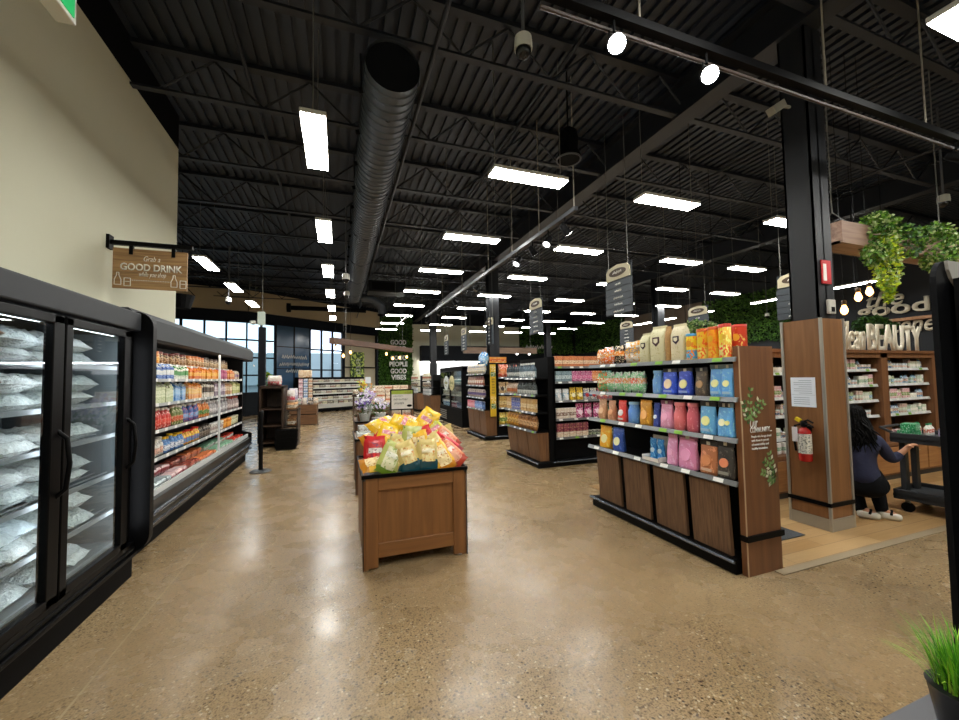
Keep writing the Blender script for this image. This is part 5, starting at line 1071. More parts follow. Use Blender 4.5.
t = thing('alarm_pull_sign', 'small red and white fire sign on the black column above the pillar', 'sign', (4.85, 2.6, 2.66))
MB().box(4.78, 4.93, 2.608, 2.618, 2.53, 2.78).build('plate', M('#c02a2e', .4), t); MB().box(4.8, 4.85, 2.604, 2.608, 2.56, 2.74).build('symbol', WHITE, t)
t = thing('outlet_box', 'small white outlet box on the black column above the pillar', 'outlet', (4.88, 2.6, 2.28))
MB().box(4.83, 4.94, 2.585, 2.618, 2.21, 2.36, .008).build('box_body', M('#c8c6bc', .5), t); MB().box(4.86, 4.91, 2.58, 2.585, 2.23, 2.28).build('socket', BLACK, t)
t = thing('security_camera', 'white bullet camera on the left side of the nearest column', 'camera', (4.45, 2.75, 4.42))
MB().obox((4.38, 2.72, 4.41), .22, .08, .08, Matrix.Rotation(-.6, 3, 'Y')).build('camera_body', M('#8f8c80', .5), t); MB().tube([(4.64, 2.75, 4.5), (4.45, 2.73, 4.46)], .018, 6).build('bracket', M('#8f8c80', .5), t)

# ------------------------------------------------------------------ beauty department
t = thing('beauty_cabinet', 'long brown wall cabinet of beauty goods with open shelves and drawers', 'cabinet', (7.1, 3.8, 0))
CBW = wood('#6a452a', '#875c3a', 6, 'Z', .45, 'cabinet_walnut'); CBX = wood('#8a5c34', '#a87848', 6, 'X', .45, 'cabinet_drawer')
MB().box(5.02, 9.25, 4.0, 4.04, 0, 1.87).build('back_panel', M('#2c1d13', .6), t)
for x in (5.02, 6.34, 7.68, 9.08): MB().box(x, x+.17, 3.5, 4.0, .5, 1.87).build('upright', CBW, t)
MB().box(5.0, 9.27, 3.47, 4.04, 1.87, 1.91).box(5.19, 9.08, 3.5, 3.53, 1.8, 1.87).build('cornice', CBW, t)
MB().box(5.02, 9.25, 3.44, 4.0, 0, .08).build('kick_plate', M('#3a3632', .6), t)
MB().box(5.02, 9.25, 3.42, 4.0, .08, .5).box(5.02, 9.25, 3.4, 4.0, .5, .54).build('base_cabinet', CBW, t)
for k in range(6):
    x = 5.06+.7*k; d = MB().box(x, x+.67, 3.4, 3.42, .11, .48, .004, 1).build('drawer', CBX, t); MB().tube([(x+.25, 3.385, .4), (x+.42, 3.385, .4)], .008, 6).build('handle', STEEL, d)
LV = {0: (.73, 1.03, 1.27, 1.6), 1: (.94, 1.17, 1.4, 1.63), 2: (.94, 1.17, 1.4, 1.64)}
for k, (a, b_) in enumerate(((5.19, 6.34), (6.51, 7.68), (7.85, 9.08))):
    bay_shelves(t, '-Y', a, b_, 3.55, 4.0, LV[k], M('#d8dad8', .4, .2), True, 20+k)
CL = ['#e4e0d6', '#d8c8b0', '#c8d4c0', '#e0b8a8', '#6a9ac0', '#8ab090', '#d8a0a8', '#f0ece0', '#3a6a9a', '#b8907a', '#c8d8e0', '#88a058']
ITEMS = []
for i, (kd, w, h) in enumerate((('box', .07, .14), ('bottle', .06, .17), ('box', .05, .12), ('tub', .08, .08), ('bottle', .055, .15), ('box', .08, .1), ('box', .06, .16), ('jar', .07, .1), ('bottle', .07, .16), ('box', .045, .15), ('tub', .075, .1), ('box', .065, .13))):
    c1 = CL[i]; c2 = CL[(i+5) % 12]; nm = ['cream box', 'tan bottle', 'sage box', 'peach tub', 'blue bottle', 'soft green box', 'rose box', 'white jar', 'navy blue bottle', 'brown box', 'ice blue tub', 'olive box'][i]
    ITEMS.append(('w%d' % i, mk(kd, w*1.05, h, c1, c2, '#f4f2ea', ('#f0f0ec', '#2a2a2a', '#c8a860')[i % 3], d=.07), w*1.12, nm))
rr = random.Random(42)
for k, (a, b_) in enumerate(((5.21, 6.32), (6.53, 7.66), (7.87, 9.06))):
    bn_ = ['left', 'middle', 'right'][k]
    for si, z in enumerate(LV[k]):
        u = a; run_ = []
        while u < b_-.1:
            it = ITEMS[rr.randrange(12)]; c = rr.randint(1, 3); run_.append((c, it[0], it[1], it[2], it[3])); u += c*it[2]
        fill('-Y', a, b_, 3.56, z, run_, f'{["lowest", "second", "third", "top"][si]} shelf of {bn_} beauty cabinet bay', 'beauty goods in the cabinet')
    fill('-Y', a, b_, 3.5, .55, [(3, ITEMS[(k*3) % 12][0], ITEMS[(k*3) % 12][1], .12, ITEMS[(k*3) % 12][3]), (4, ITEMS[(k*3+4) % 12][0], ITEMS[(k*3+4) % 12][1], .1, ITEMS[(k*3+4) % 12][3])], f'counter of {bn_} beauty cabinet bay', 'beauty goods in the cabinet')
LT = M('#d6cfbb', .5, name='cream_block_letters')
t = thing('letter_sign', 'cream block letters Clean BEAUTY standing on top of the brown cabinet', 'sign', (8.0, 3.58, 1.91))
text('BEAUTY', t, LT, (8.34, 3.62, 2.12), '-Y', w=1.45, h=.42, ext=.03, bold=.012); text('Clean', t, LT, (7.16, 3.6, 2.13), '-Y', w=.66, h=.44, ext=.03, shear=.3, bold=-.005)
t = thing('letter_sign', 'white cut-out letters the good scene on the dark right wall', 'sign', (17.15, 7.5, 3.3))
text('the', t, LT, (17.12, 7.6, 4.0), '-X', w=.95, h=.5, ext=.05, shear=.3, bold=.01); text('good', t, LT, (17.12, 7.45, 3.6), '-X', w=1.8, h=.6, ext=.06, bold=.02); text('scene', t, LT, (17.12, 7.1, 3.0), '-X', w=1.3, h=.36, ext=.05, shear=.3, bold=.01)
t = thing('wall_ledge', 'narrow wooden ledge under the good letters on the right wall', 'shelf', (17.0, 7.4, 3.2)); MB().box(16.9, 17.2, 6.3, 8.4, 3.19, 3.28).build('board', CBX, t)
t = thing('poster', 'small pale poster standing on the brown cabinet left of the letters', 'poster', (6.72, 3.9, 1.91)); MB().box(6.62, 6.9, 3.9, 3.92, 1.91, 2.34).build('sheet', M('#bfbda6', .6), t); MB().box(6.66, 6.86, 3.895, 3.9, 1.98, 2.28).build('print', pack('#bfbda6', '#8a9a7a', '#5a6a5a', .3, .6, 6, .5), t)

def greenery(t, name, c, rx, ry, rz, n, s, seed, mats=(LEAF, LEAF2, LEAF3), w=(.4, .35, .25), droop=0):
    rr = random.Random(seed); mb = MB()
    for _ in range(n):
        a = rr.uniform(0, 2*PI); q = rr.uniform(.3, 1)**.5; zz = rr.uniform(-1, 1); k = max(.15, math.sqrt(max(0, 1-zz*zz)))
        if droop and zz < 0: k *= (1+droop*zz)
        p = Vector((c[0]+rx*q*k*math.cos(a), c[1]+ry*q*k*math.sin(a), c[2]+rz*zz))
        d = Vector((rr.uniform(-1, 1), rr.uniform(-1, 1), rr.uniform(-1, .5))).normalized(); u = d*s*rr.uniform(.7, 1.3); v = d.cross(Vector((rr.uniform(-1, 1), rr.uniform(-1, 1), rr.uniform(-1, 1)))).normalized()*s*.35
        x = rr.random(); mb.mi = 0 if x < w[0] else 1 if x < w[0]+w[1] else 2
        mb.quad(p, p+u*.5+v, p+u, p+u*.5-v)
    return mb.build(name, mats, t)
# ---- hanging timber planter with ivy
t = thing('hanging_planter', 'long wooden planter beam hung on cables above the beauty department', 'planter', (7.6, 2.95, 3.1))
MB().box(5.5, 10.2, 2.78, 2.8, 3.1, 3.36).box(5.5, 10.2, 3.05, 3.07, 3.1, 3.36).box(5.5, 5.52, 2.8, 3.05, 3.1, 3.36).box(10.18, 10.2, 2.8, 3.05, 3.1, 3.36).box(5.5, 10.2, 2.8, 3.05, 3.1, 3.13).build('planter_box', wood('#86695a', '#a88a76', 6, 'X', .6, 'planter_timber'), t)
MB().box(5.52, 10.18, 2.8, 3.05, 3.13, 3.33).build('soil', M('#1c140e', .9), t)
for x in (5.6, 8.0, 10.0):
    MB().tube([(x, 2.79, 3.36), (x, 2.92, 3.52), (x, 2.92, 6.05)], .007, 6).tube([(x, 3.06, 3.36), (x, 2.92, 3.52)], .006, 6).build('cable', WIREG, t)
iv = thing('ivy_plant', 'large variegated ivy trailing far down from the planter beam, left one', 'plant', (6.1, 2.78, 3.3))
greenery(iv, 'leaves', (6.2, 2.78, 3.26), .24, .2, .27, 1400, .055, 1); greenery(iv, 'trailing_leaves', (6.16, 2.7, 2.84), .2, .12, .4, 1100, .05, 2, (LEAF2, M('#b7c62a', .5, var=.4, bscale=12), LEAF3), (.3, .5, .2), .75)
greenery(iv, 'side_trail', (5.92, 2.7, 2.98), .14, .1, .12, 420, .05, 3)
iv = thing('ivy_plant', 'variegated ivy spilling over the planter beam, right one', 'plant', (7.5, 2.78, 3.3)); greenery(iv, 'leaves', (7.42, 2.74, 3.22), .34, .2, .3, 1500, .055, 4)
iv = thing('ivy_plant', 'small dark fern between the two ivies on planter beam', 'plant', (6.85, 2.8, 3.3)); greenery(iv, 'leaves', (6.85, 2.8, 3.26), .2, .16, .2, 500, .06, 5, (LEAF, M('#5a7a5a', .5), LEAF2))
iv = thing('ivy_plant', 'ivy at the far right end of planter beam', 'plant', (8.6, 2.8, 3.3)); greenery(iv, 'leaves', (8.6, 2.78, 3.25), .4, .2, .28, 900, .055, 6)
iv = thing('garland', 'dark green garland hanging in front of the good scene letters', 'plant', (9.95, 4.6, 2.5))
greenery(iv, 'leaves', (9.95, 4.6, 2.5), .68, .12, .17, 1300, .07, 7, (M('#24481a', .6), LEAF, M('#35602a', .6)))
MB().tube([(9.4, 4.6, 2.5), (9.4, 4.6, 6.0)], .006, 5).tube([(10.4, 4.6, 2.5), (10.4, 4.6, 6.0)], .006, 5).tube([(9.3, 4.6, 2.5), (10.6, 4.6, 2.5)], .02, 6).build('hanger', WIRE, iv)
iv = thing('garland', 'small green garland hung beyond the lettered end panel', 'plant', (6.9, 6.2, 2.4)); greenery(iv, 'leaves', (7.0, 6.0, 2.55), .5, .14, .14, 800, .06, 8)
MB().tube([(6.6, 6, 2.6), (6.6, 6, 6.05)], .006, 5).tube([(7.4, 6, 2.6), (7.4, 6, 6.05)], .006, 5).tube([(6.5, 6, 2.58), (7.5, 6, 2.58)], .02, 6).build('hanger', WIRE, iv)
# ---- bulbs
BULB = M('#ffb868', .4, emit=6, name='warm_bulb')
pbulb = thing('pendant_bulb', 'x', 'pendant light', (0, 0, 0), 0, 'bare pendant bulbs')
MB().lathe([(.008, -.12), (.03, -.1), (.042, -.07), (.034, -.035), (.02, 0), (.02, .01)], 14).build('bulb', BULB, pbulb, True); MB().lathe([(.026, .005), (.026, .06), (.012, .075)], 12).build('socket', M('#5a4326', .4, .4), pbulb, True)
MB().tube([(0, 0, .07), (0, 0, 3.4)], .004, 5).build('cord', WIRE, pbulb)
for k, (x, y, z, lab) in enumerate(((6.28, 3.2, 2.47, 'leftmost and lowest'), (6.6, 3.2, 2.66, 'middle'), (6.86, 3.2, 2.75, 'rightmost and highest'))):
    place(pbulb, (x, y, z), (0, 0, 0), f'glowing bare pendant bulb above beauty cabinet, {lab} of the three')
for k, (x, y, z) in enumerate(((-.1, 14.3, 2.75), (.15, 14.6, 2.5), (.4, 15.0, 2.65), (1.9, 16.9, 2.72), (2.2, 17.2, 2.55), (2.55, 17.6, 2.6), (2.95, 18.1, 2.66))):
    p = place(pbulb, (x, y, z), (0, 0, 0), f'small warm pendant bulb below the far timber beam, {nth(k+1)} from the left', None, (1.1, 1.1, 1))
place(pbulb, (5.35, 3.22, 1.98), (0, 0, 0), 'warm pendant bulb glowing between the end panel and the pillar', None, (.8, .8, 1.15))
t = thing('timber_beam', 'brown timber beam hung from cables in front of the moss wall', 'beam', (1.5, 16.3, 2.9))
d_ = Vector((3.35, 4.25, 0)).normalized(); a_ = math.atan2(d_.y, d_.x)
MB().obox((1.48, 16.26, 2.93), 5.5, .22, .2, Matrix.Rotation(a_, 3, 'Z')).build('beam', wood('#4a3226', '#6a4c3a', 6, 'X', .6, 'beam_timber'), t)
for q in (-2, 2): MB().tube([(1.48+d_.x*q, 16.26+d_.y*q, 3.03), (1.48+d_.x*q, 16.26+d_.y*q, 6.05)], .008, 5).build('cable', WIREG, t)
t = thing('timber_beam', 'brown hanging beam with small lamps before the beige back wall', 'beam', (9, 21.0, 3.2)); MB().box(6.6, 11.2, 20.9, 21.1, 2.98, 3.32).build('beam', wood('#5a4638', '#7a6250', 6, 'X', .6, 'grey_beam_timber'), t)
for x in (7, 10.8): MB().tube([(x, 21, 3.3), (x, 21, 6.05)], .008, 5).build('cable', WIREG, t)
for x in (9.9, 10.7): MB().lathe([(.05, 0), (.07, .08)], 10, (x, 20.95, 2.9)).build('lamp', SPOTD, t)
# ------------------------------------------------------------------ utility cart
PUT = M('#26282b', .5, name='cart_plastic')
CX = Vector((6.0, 2.7, 0)); t = thing('utility_cart', 'black two-shelf utility cart beside the crouching person', 'cart', CX)
t.rotation_euler = (0, 0, math.radians(6))
def cbuild(mb, nm, mat, par=None, sm=False): return mb.build(nm, mat, par or t, sm, True)
W_, L_ = .62, 1.02
for z, nm in ((.2, 'lower_shelf'), (.84, 'upper_shelf')):
    mb = MB(); mb.box(0, W_, -L_, 0, z-.03, z); mb.box(0, .03, -L_, 0, z-.06, z+.05, .008); mb.box(W_-.03, W_, -L_, 0, z-.06, z+.05, .008); mb.box(0, W_, -L_, -L_+.03, z-.06, z+.05, .008); mb.box(0, W_, -.03, 0, z-.06, z+.05, .008)
    s = cbuild(mb, nm, PUT); cbuild(MB().box(.03, W_-.03, -L_+.03, -.03, z, z+.004), 'tray_liner', M('#3d4044', .45), s)
for x in (.16, W_-.16):
    for y in (-.06, -L_+.06): cbuild(MB().box(x-.05, x+.05, y-.025, y+.025, .2, .8, .008), 'upright', PUT)
for x in (.06, W_-.06):
    for y in (-.1, -L_+.1):
        f_ = cbuild(MB().box(x-.012, x+.012, y-.02, y+.02, .1, .15), 'caster_fork', STEEL); cbuild(MB().tube([(x-.018, y, .055), (x+.018, y, .055)], .055, 14), 'wheel', BLACKM, f_, True)
cbuild(MB().tube([(.08, 0, .88), (.08, .1, .93), (W_-.08, .1, .93), (W_-.08, 0, .88)], .016, 8), 'push_handle', PUT, None, True)
def on_cart(x, y, z):
    v = Matrix.Rotation(math.radians(6), 3, 'Z') @ Vector((x, y, 0)); return (CX.x+v.x, CX.y+v.y, z)
gb = box_pack('carton', .2, .12, .075, pack('#1f8a52', '#2aa060', '#e8f0ea', .4, .55, 8, .62))
for k, (x, y, z) in enumerate(((.14, -.12, .844), (.15, -.13, .92))): place(gb, on_cart(x, y, z), (0, 0, .2*k), f'green and white carton on the utility cart, {["lower", "upper"][k]} of two')
wb = mk('bottle', .07, .14, '#dcd8cc', '#c86a4a', '#f0f0ec', '#2a8a5a')()
for k, (x, y) in enumerate(((.32, -.08), (.40, -.1), (.48, -.09), (.38, -.2), (.46, -.2))): place(wb, on_cart(x, y, .844), (0, 0, 0), f'white bottle with green cap on the cart, {nth(k+1)} from the person', 'white bottles on the cart')
vb = box_pack('carton', .09, .07, .1, pack('#5a5478', '#8a7aa0', '#d8d0e0', .2, .7, 9, .52))
for k in range(9): place(vb, on_cart(.34+.1*(k % 3), -.34-.1*(k//3), .844), (0, 0, R.uniform(-.1, .1)), f'violet grey carton on the cart top, {nth(k+1)} counted from the person', 'violet cartons on the cart')
# ------------------------------------------------------------------ the person
def skin(name, pts, edges, mat, parent, sub=2, root=0):
    me = bpy.data.meshes.new('sk'); me.from_pydata([p[:3] for p in pts], edges, []); me.update()
    o = bpy.data.objects.new('sk', me); COL.objects.link(o)
    o.modifiers.new('s', 'SKIN'); s2 = o.modifiers.new('u', 'SUBSURF'); s2.levels = sub; s2.render_levels = sub
    for v, p in zip(me.skin_vertices[0].data, pts):
        r = p[3]; v.radius = (r, p[4]) if len(p) > 4 else (r, r)
    me.skin_vertices[0].data[root].use_root = True
    dg = bpy.context.evaluated_depsgraph_get(); dg.update()
    m2 = bpy.data.meshes.new_from_object(o.evaluated_get(dg)); bpy.data.objects.remove(o)
    m2.name = name; m2.materials.clear(); m2.materials.append(mat); m2.polygons.foreach_set('use_smooth', [True]*len(m2.polygons))
    q = bpy.data.objects.new(name, m2); COL.objects.link(q); q.parent = parent; return q
# local frame: +x = to the right in the photo, +y = away from the camera, z up
PL = Vector((5.31, 2.62, 0)); pa = -math.atan2(.90, .43)+.0
per = thing('person', 'person in navy hooded top and black trousers crouching, back to camera, reaching to the cart', 'person', PL)
per.rotation_euler = (0, 0, -math.radians(64))
SKIN = M('#b98566', .5, name='skin_tone'); NAVY = M('#262a44', .85, bump=.25, bscale=18, var=.12, name='navy_cotton'); TROU = M('#0f1013', .8, name='black_trousers'); HAIR = M('#070606', .6, bump=.25, bscale=60, name='black_hair'); SHOE = M('#d5d1c6', .6, name='white_trainer')
J = dict(pel=(.02, .05, .38), bel=(.0, .06, .52), che=(-.03, .08, .74), nec=(-.06, .1, .92), hd0=(-.07, .13, 1.02), hd1=(-.075, .15, 1.12), shR=(.13, .09, .84), elR=(.22, .2, .64), wrR=(.33, .26, .755), haR=(.36, .27, .80), shL=(-.21, .1, .84), elL=(-.24, .3, .66), wrL=(-.12, .46, .68), haL=(-.08, .5, .7),
         hiR=(.09, .06, .37), knR=(.06, .4, .45), anR=(.13, .19, .09), toR=(.25, .2, .04), hiL=(-.08, .08, .37), knL=(-.14, .42, .45), anL=(-.03, .1, .09), toL=(.09, .1, .04))
def jj(*names): return [J[n] for n in names]
body = [(*J['pel'], .11, .09), (*J['bel'], .11, .09), (*J['che'], .145, .1), (*J['nec'], .055), (*J['hd0'], .075, .085), (*J['hd1'], .08, .09), (*J['shR'], .055), (*J['elR'], .042), (*J['wrR'], .027), (*J['haR'], .03, .018), (*J['shL'], .055), (*J['elL'], .042), (*J['wrL'], .027), (*J['haL'], .03, .018),
        (*J['hiR'], .075), (*J['knR'], .055), (*J['anR'], .04), (*J['toR'], .035), (*J['hiL'], .075), (*J['knL'], .055), (*J['anL'], .04), (*J['toL'], .035)]
E_ = [(0, 1), (1, 2), (2, 3), (3, 4), (4, 5), (2, 6), (6, 7), (7, 8), (8, 9), (2, 10), (10, 11), (11, 12), (12, 13), (0, 14), (14, 15), (15, 16), (16, 17), (0, 18), (18, 19), (19, 20), (20, 21)]
n0 = len(body); bp_ = list(body); be = list(E_)
# five fingers curled over the cart rail on the right hand, five on the left
for hand, idx, d in (('haR', 9, Vector((.6, .2, .2))), ('haL', 13, Vector((.6, .5, .1)))):
    h = Vector(J[hand]); u = d.normalized(); v = Vector((-u.y, u.x, 0)).normalized(); w = u.cross(v)
    for k, (off, ln) in enumerate(((-.027, .055), (-.009, .066), (.009, .062), (.027, .05))):
        b_ = len(bp_); p1 = h+v*off+u*.02; p2 = p1+u*ln*.5+Vector((0, 0, .006)); p3 = p2+u*ln*.25+Vector((0, 0, -ln*.45))
        for p, r in ((p1, .0095), (p2, .009), (p3, .0075)): bp_.append((*p, r))
        be += [(idx, b_), (b_, b_+1), (b_+1, b_+2)]
    b_ = len(bp_); p1 = h-v*.03-u*.005; p2 = p1-v*.022+u*.022+Vector((0, 0, -.012))
    bp_ += [(*p1, .0105), (*p2, .0085)]; be += [(idx, b_), (b_, b_+1)]
skin('body', bp_, be, SKIN, per)
skin('hooded_top', [(.02, .055, .36, .19, .16), (*J['bel'], .16, .13), (-.02, .075, .66, .17, .125), (*J['che'], .165, .12), (*J['nec'], .075), (*J['shR'], .075), (*J['elR'], .062), (.3, .245, .72, .042), (*J['shL'], .075), (*J['elL'], .062), (-.13, .44, .68, .042), (-.05, .03, .9, .07)], [(0, 1), (1, 2), (2, 3), (3, 4), (3, 5), (5, 6), (6, 7), (3, 8), (8, 9), (9, 10), (4, 11)], NAVY, per)
def merged(mb, name, mat, parent, vox=.014):
    """weld overlapping shapes into one continuous surface"""
    o = mb.build('tmp', mat, None); r_ = o.modifiers.new('r', 'REMESH'); r_.mode = 'VOXEL'; r_.voxel_size = vox; r_.use_smooth_shade = True
    q = o.modifiers.new('s', 'SMOOTH'); q.factor = .5; q.iterations = 6
    dg = bpy.context.evaluated_depsgraph_get(); dg.update(); m2 = bpy.data.meshes.new_from_object(o.evaluated_get(dg)); bpy.data.objects.remove(o)
    m2.name = name; m2.materials.clear(); m2.materials.append(mat); m2.polygons.foreach_set('use_smooth', [True]*len(m2.polygons))
    q = bpy.data.objects.new(name, m2); COL.objects.link(q); q.parent = parent; return q
mb = MB(); mb.loft([superring(.01, .06+.0*k, z, a, b_, 20, 2.3) for k, (z, a, b_) in enumerate(((.25, .08, .07), (.28, .14, .12), (.33, .175, .15), (.4, .17, .145), (.47, .15, .12), (.5, .1, .08)))])
for h_, k_, a_ in (('hiR', 'knR', 'anR'), ('hiL', 'knL', 'anL')):
    H, K, A_ = Vector(J[h_]), Vector(J[k_]), Vector(J[a_])
    mb.tube([H, H.lerp(K, .5), H.lerp(K, .88)+Vector((0, 0, .01)), K+Vector((0, .02, -.03)), K.lerp(A_, .3), K.lerp(A_, .7), A_+Vector((0, 0, -.02))], [.115, .1, .085, .08, .078, .065, .055], 14)
merged(mb, 'trousers', TROU, per)
for k, (a, b_) in enumerate((('anR', 'toR'), ('anL', 'toL'))):
    A_, B2 = Vector(J[a]), Vector(J[b_]); d = (B2-A_); d.z = 0; d.normalize()
    s = skin('shoe', [(*(A_-d*.05+Vector((0, 0, -.045))), .05, .048), (*(A_+d*.02+Vector((0, 0, -.04))), .055, .052), (*(A_+d*.1+Vector((0, 0, -.05))), .05, .045), (*(A_+d*.15+Vector((0, 0, -.055))), .044, .036)], [(0, 1), (1, 2), (2, 3)], SHOE, per)
    MB().tube([A_+Vector((-.06, 0, .0))*0+d*.06+Vector((-d.y, d.x, 0))*.05+Vector((0, 0, -.02)), A_+d*.07+Vector((0, 0, .012)), A_+d*.06-Vector((-d.y, d.x, 0))*.05+Vector((0, 0, -.02))], .012, 6).build('strap', BLACKM, s, True, True)
skin('hair', [(-.075, .145, 1.13, .1, .105), (-.06, .09, 1.05, .095, .09), (-.03, .03, .95, .09, .06), (.0, .0, .87, .07, .04)], [(0, 1), (1, 2), (2, 3)], HAIR, per)
mb = MB(); rr = random.Random(3); hc = Vector((-.075, .145, 1.115))
for k in range(120):
    a = rr.uniform(-3.3, .25); q = []; r_ = rr.uniform(.1, .118); ph = rr.uniform(1.5, 2.0)
    for i in range(5):
        f = .15+(ph-.15)*i/4; q.append(hc+Vector((math.sin(f)*math.cos(a), math.sin(f)*math.sin(a)*1.1, math.cos(f)))*r_)
    p0 = q[-1]; e = Vector((p0.x*.5+rr.uniform(-.1, .14), -.05+rr.uniform(-.03, .05)+max(0, p0.y-.1)*.5, rr.uniform(.72, .92)))
    for i in range(1, 7):
        f = i/6; p = p0.lerp(e, f); q.append(p+Vector((.014*math.sin(8*f+k), .012*math.cos(7*f+2*k), 0)))
    mb.tube(q, [.006, .012, .014, .015, .015, .015, .014, .013, .012, .009, .003], 5)
o = mb.build('hair_strands', HAIR, per, True, True); o['kind'] = 'stuff'
# simple face turned away from the camera
fc = Vector((-.075, .235, 1.1))
mb = MB(); mb.lathe([(.004, -.02), (.014, -.01), (.006, .03)], 8, fc+Vector((0, .01, 0))); mb.build('nose', SKIN, per, True, True)
for s in (-1, 1):
    MB().lathe([(.003, -.011), (.012, 0), (.003, .011)], 10, fc+Vector((s*.03, -.005, .025))).build('eye', M('#efece6', .3), per, True, True)
    MB().lathe([(.006, -.03), (.018, 0), (.006, .03)], 8, (-.075+s*.092, .15, 1.1), .6, 1.3).build('ear', SKIN, per, True, True)
MB().tube([fc+Vector((-.022, -.004, -.04)), fc+Vector((0, .002, -.043)), fc+Vector((.022, -.004, -.04))], .006, 6).build('mouth', M('#8a4a42', .5), per, True, True)

# ------------------------------------------------------------------ aisle signs
SLAT = M('#3f464c', .5, name='slate_slat')
sg = thing('aisle_sign', 'x', 'sign', (0, 0, 0), 0, 'hanging aisle signs')
bd = MB().box(-.33, .33, .004, .016, .0, .86).build('backboard', M('#262b30', .6), sg)
for k in range(5): MB().box(-.335, .335, -.012, .004, .01+.118*k, .115+.118*k).build('slat', SLAT, bd)
pr = [(-.3, .62), (.3, .62), (.3, .78), (.24, .84), (0, .88), (-.24, .84), (-.3, .78)]
hdp = MB().prism(pr, 'Y', -.016, .004).build('header', M('#c8bfa0', .5), sg)
MB().prism([(.22*math.cos(2*PI*k/20), .74+.07*math.sin(2*PI*k/20)) for k in range(20)], 'Y', -.021, -.016).build('oval', M('#4a3a2a', .5), hdp)
scribble(hdp, WHITE, (0, -.026, .74), '-Y', .22, .06, 9)
for k in range(5): scribble(bd, LETW, (0, -.015, .06+.118*k), '-Y', (.26, .2, .24, .17, .14)[k], .04, k)
for x in (-.25, .25): MB().tube([(x, 0, .8), (x, 0, 3.4)], .006, 5).build('cable', WIREG, sg)
for k, y in enumerate((5.55, 8.6, 11.75, 14.55, 17.2)):
    place(sg, (4.6, y, 2.66), (0, 0, -PI/2), f'slatted grey hanging aisle sign with tan header, {nth(k+1)} nearest along the aisle')
for k, (x, y, z, lb) in enumerate(((9.6, 8.3, 2.65, 'right of the canisters, half hidden'), (8.0, 4.8, 2.6, 'just left of the black column'), (9.4, 11.0, 2.6, 'low and far behind the snack bags'))):
    place(sg, (x, y, z), (0, 0, -PI/2), f'slatted aisle sign farther right, {lb}')

# ------------------------------------------------------------------ cameras, speaker
dm = thing('dome_camera', 'x', 'camera', (0, 0, 0), 0, 'dome security cameras')
MB().lathe([(.05, .1), (.075, .085), (.082, .0), (.078, -.03)], 18).build('housing', M('#c9c8bf', .45), dm, True); MB().lathe([(.07, -.03), (.068, -.06), (.045, -.095), (.001, -.11)], 16).build('lens_dome', M('#15171a', .1), dm, True)
MB().tube([(0, 0, .1), (0, 0, 1.6)], .016, 8).build('pole', M('#55565a', .5), dm, True)
for x, y, z, lab in ((1.54, 3.0, 4.52, 'nearest the camera at top centre'), (.15, 9.0, 3.83, 'left of the duct end, upper'), (.22, 12.0, 4.09, 'left of the duct end, lower'), (-3.0, 13, 3.93, 'before the tan bulkhead at left'), (.28, 20, 4.25, 'in front of the front windows'), (9.5, 3.4, 4.42, 'at far right above the planter'), (16.2, 10.8, 3.9, 'by the dark right wall')):
    place(dm, (x, y, z), (0, 0, 0), f'white dome security camera hanging from the ceiling, {lab}')
t = thing('ceiling_speaker', 'black round pendant speaker hung from the roof near the centre', 'speaker', (3.03, 4.6, 4.6))
MB().lathe([(.15, 0), (.165, .02), (.17, .05), (.13, .12), (.14, .3), (.12, .4), (.05, .46)], 22, (3.03, 4.6, 4.62)).build('body', BLACKM, t, True)
mb = MB(); pts = [(3.03+.165*math.cos(2*PI*k/24), 4.6+.165*math.sin(2*PI*k/24), 4.625) for k in range(25)]; mb.tube(pts, .012, 6); mb.build('ring', M('#5a5c60', .4, .4), t, True); MB().tube([(3.03, 4.6, 5.05), (3.03, 4.6, 6.05)], .012, 6).build('stem', BLACKM, t)
t = thing('router_pole', 'black pole topped by a small white wireless box near the front windows', 'pole', (-1.88, 11.5, 0))
MB().box(-1.96, -1.8, 11.42, 11.58, 0, 3.0).build('pole', M('#1a1c20', .6), t); MB().box(-1.98, -1.8, 11.4, 11.44, 3.05, 3.4, .01).build('box', M('#b9c4b9', .5), t); MB().lathe([(.0, -.05), (.07, -.03), (.07, .05)], 10, (-2.08, 11.4, 3.1)).build('camera', M('#c9c8bf', .5), t, True)
MB().tube([(-1.88, 11.5, 3.0), (-1.88, 11.5, 6.05)], .01, 6).build('cable', WIREG, t)
t = thing('hanging_basket', 'black basket shape hanging in front of the tan bulkhead', 'basket', (-4.0, 12.5, 3.6)); MB().lathe([(.2, 0), (.3, .35)], 14, (-4.0, 12.6, 3.6)).build('basket_body', BLACKM, t); MB().tube([(-4.3, 12.6, 3.95), (-4.0, 12.6, 4.3), (-3.7, 12.6, 3.95)], .012, 6).tube([(-4, 12.6, 4.3), (-4, 12.6, 6.05)], .008, 5).build('hanger', BLACKM, t)

# ------------------------------------------------------------------ left rear: kiosk, baskets, bin, produce
t = thing('wood_kiosk', 'tall dark brown open shelf kiosk past the end of the dairy case', 'shelf unit', (-1.5, 10.9, 0))
DKB = wood('#2a1a10', '#46301f', 6, 'Z', .5, 'dark_kiosk_wood')
MB().box(-1.78, -1.74, 10.55, 11.4, 0, 1.46).box(-1.3, -1.26, 10.55, 11.4, 0, 1.46).box(-1.78, -1.26, 11.36, 11.4, 0, 1.46).box(-1.78, -1.26, 10.55, 11.4, 1.42, 1.48).build('frame', DKB, t)
for z in (.1, .5, .9): MB().box(-1.74, -1.3, 10.58, 11.36, z, z+.03).build('shelf', DKB, t)
for z in (.45, .85): MB().box(-1.26, -.95, 10.6, 11.35, z, z+.025).build('side_shelf', DKB, t)
MB().box(-.97, -.95, 10.6, 11.35, 0, .9).build('side_frame', DKB, t)
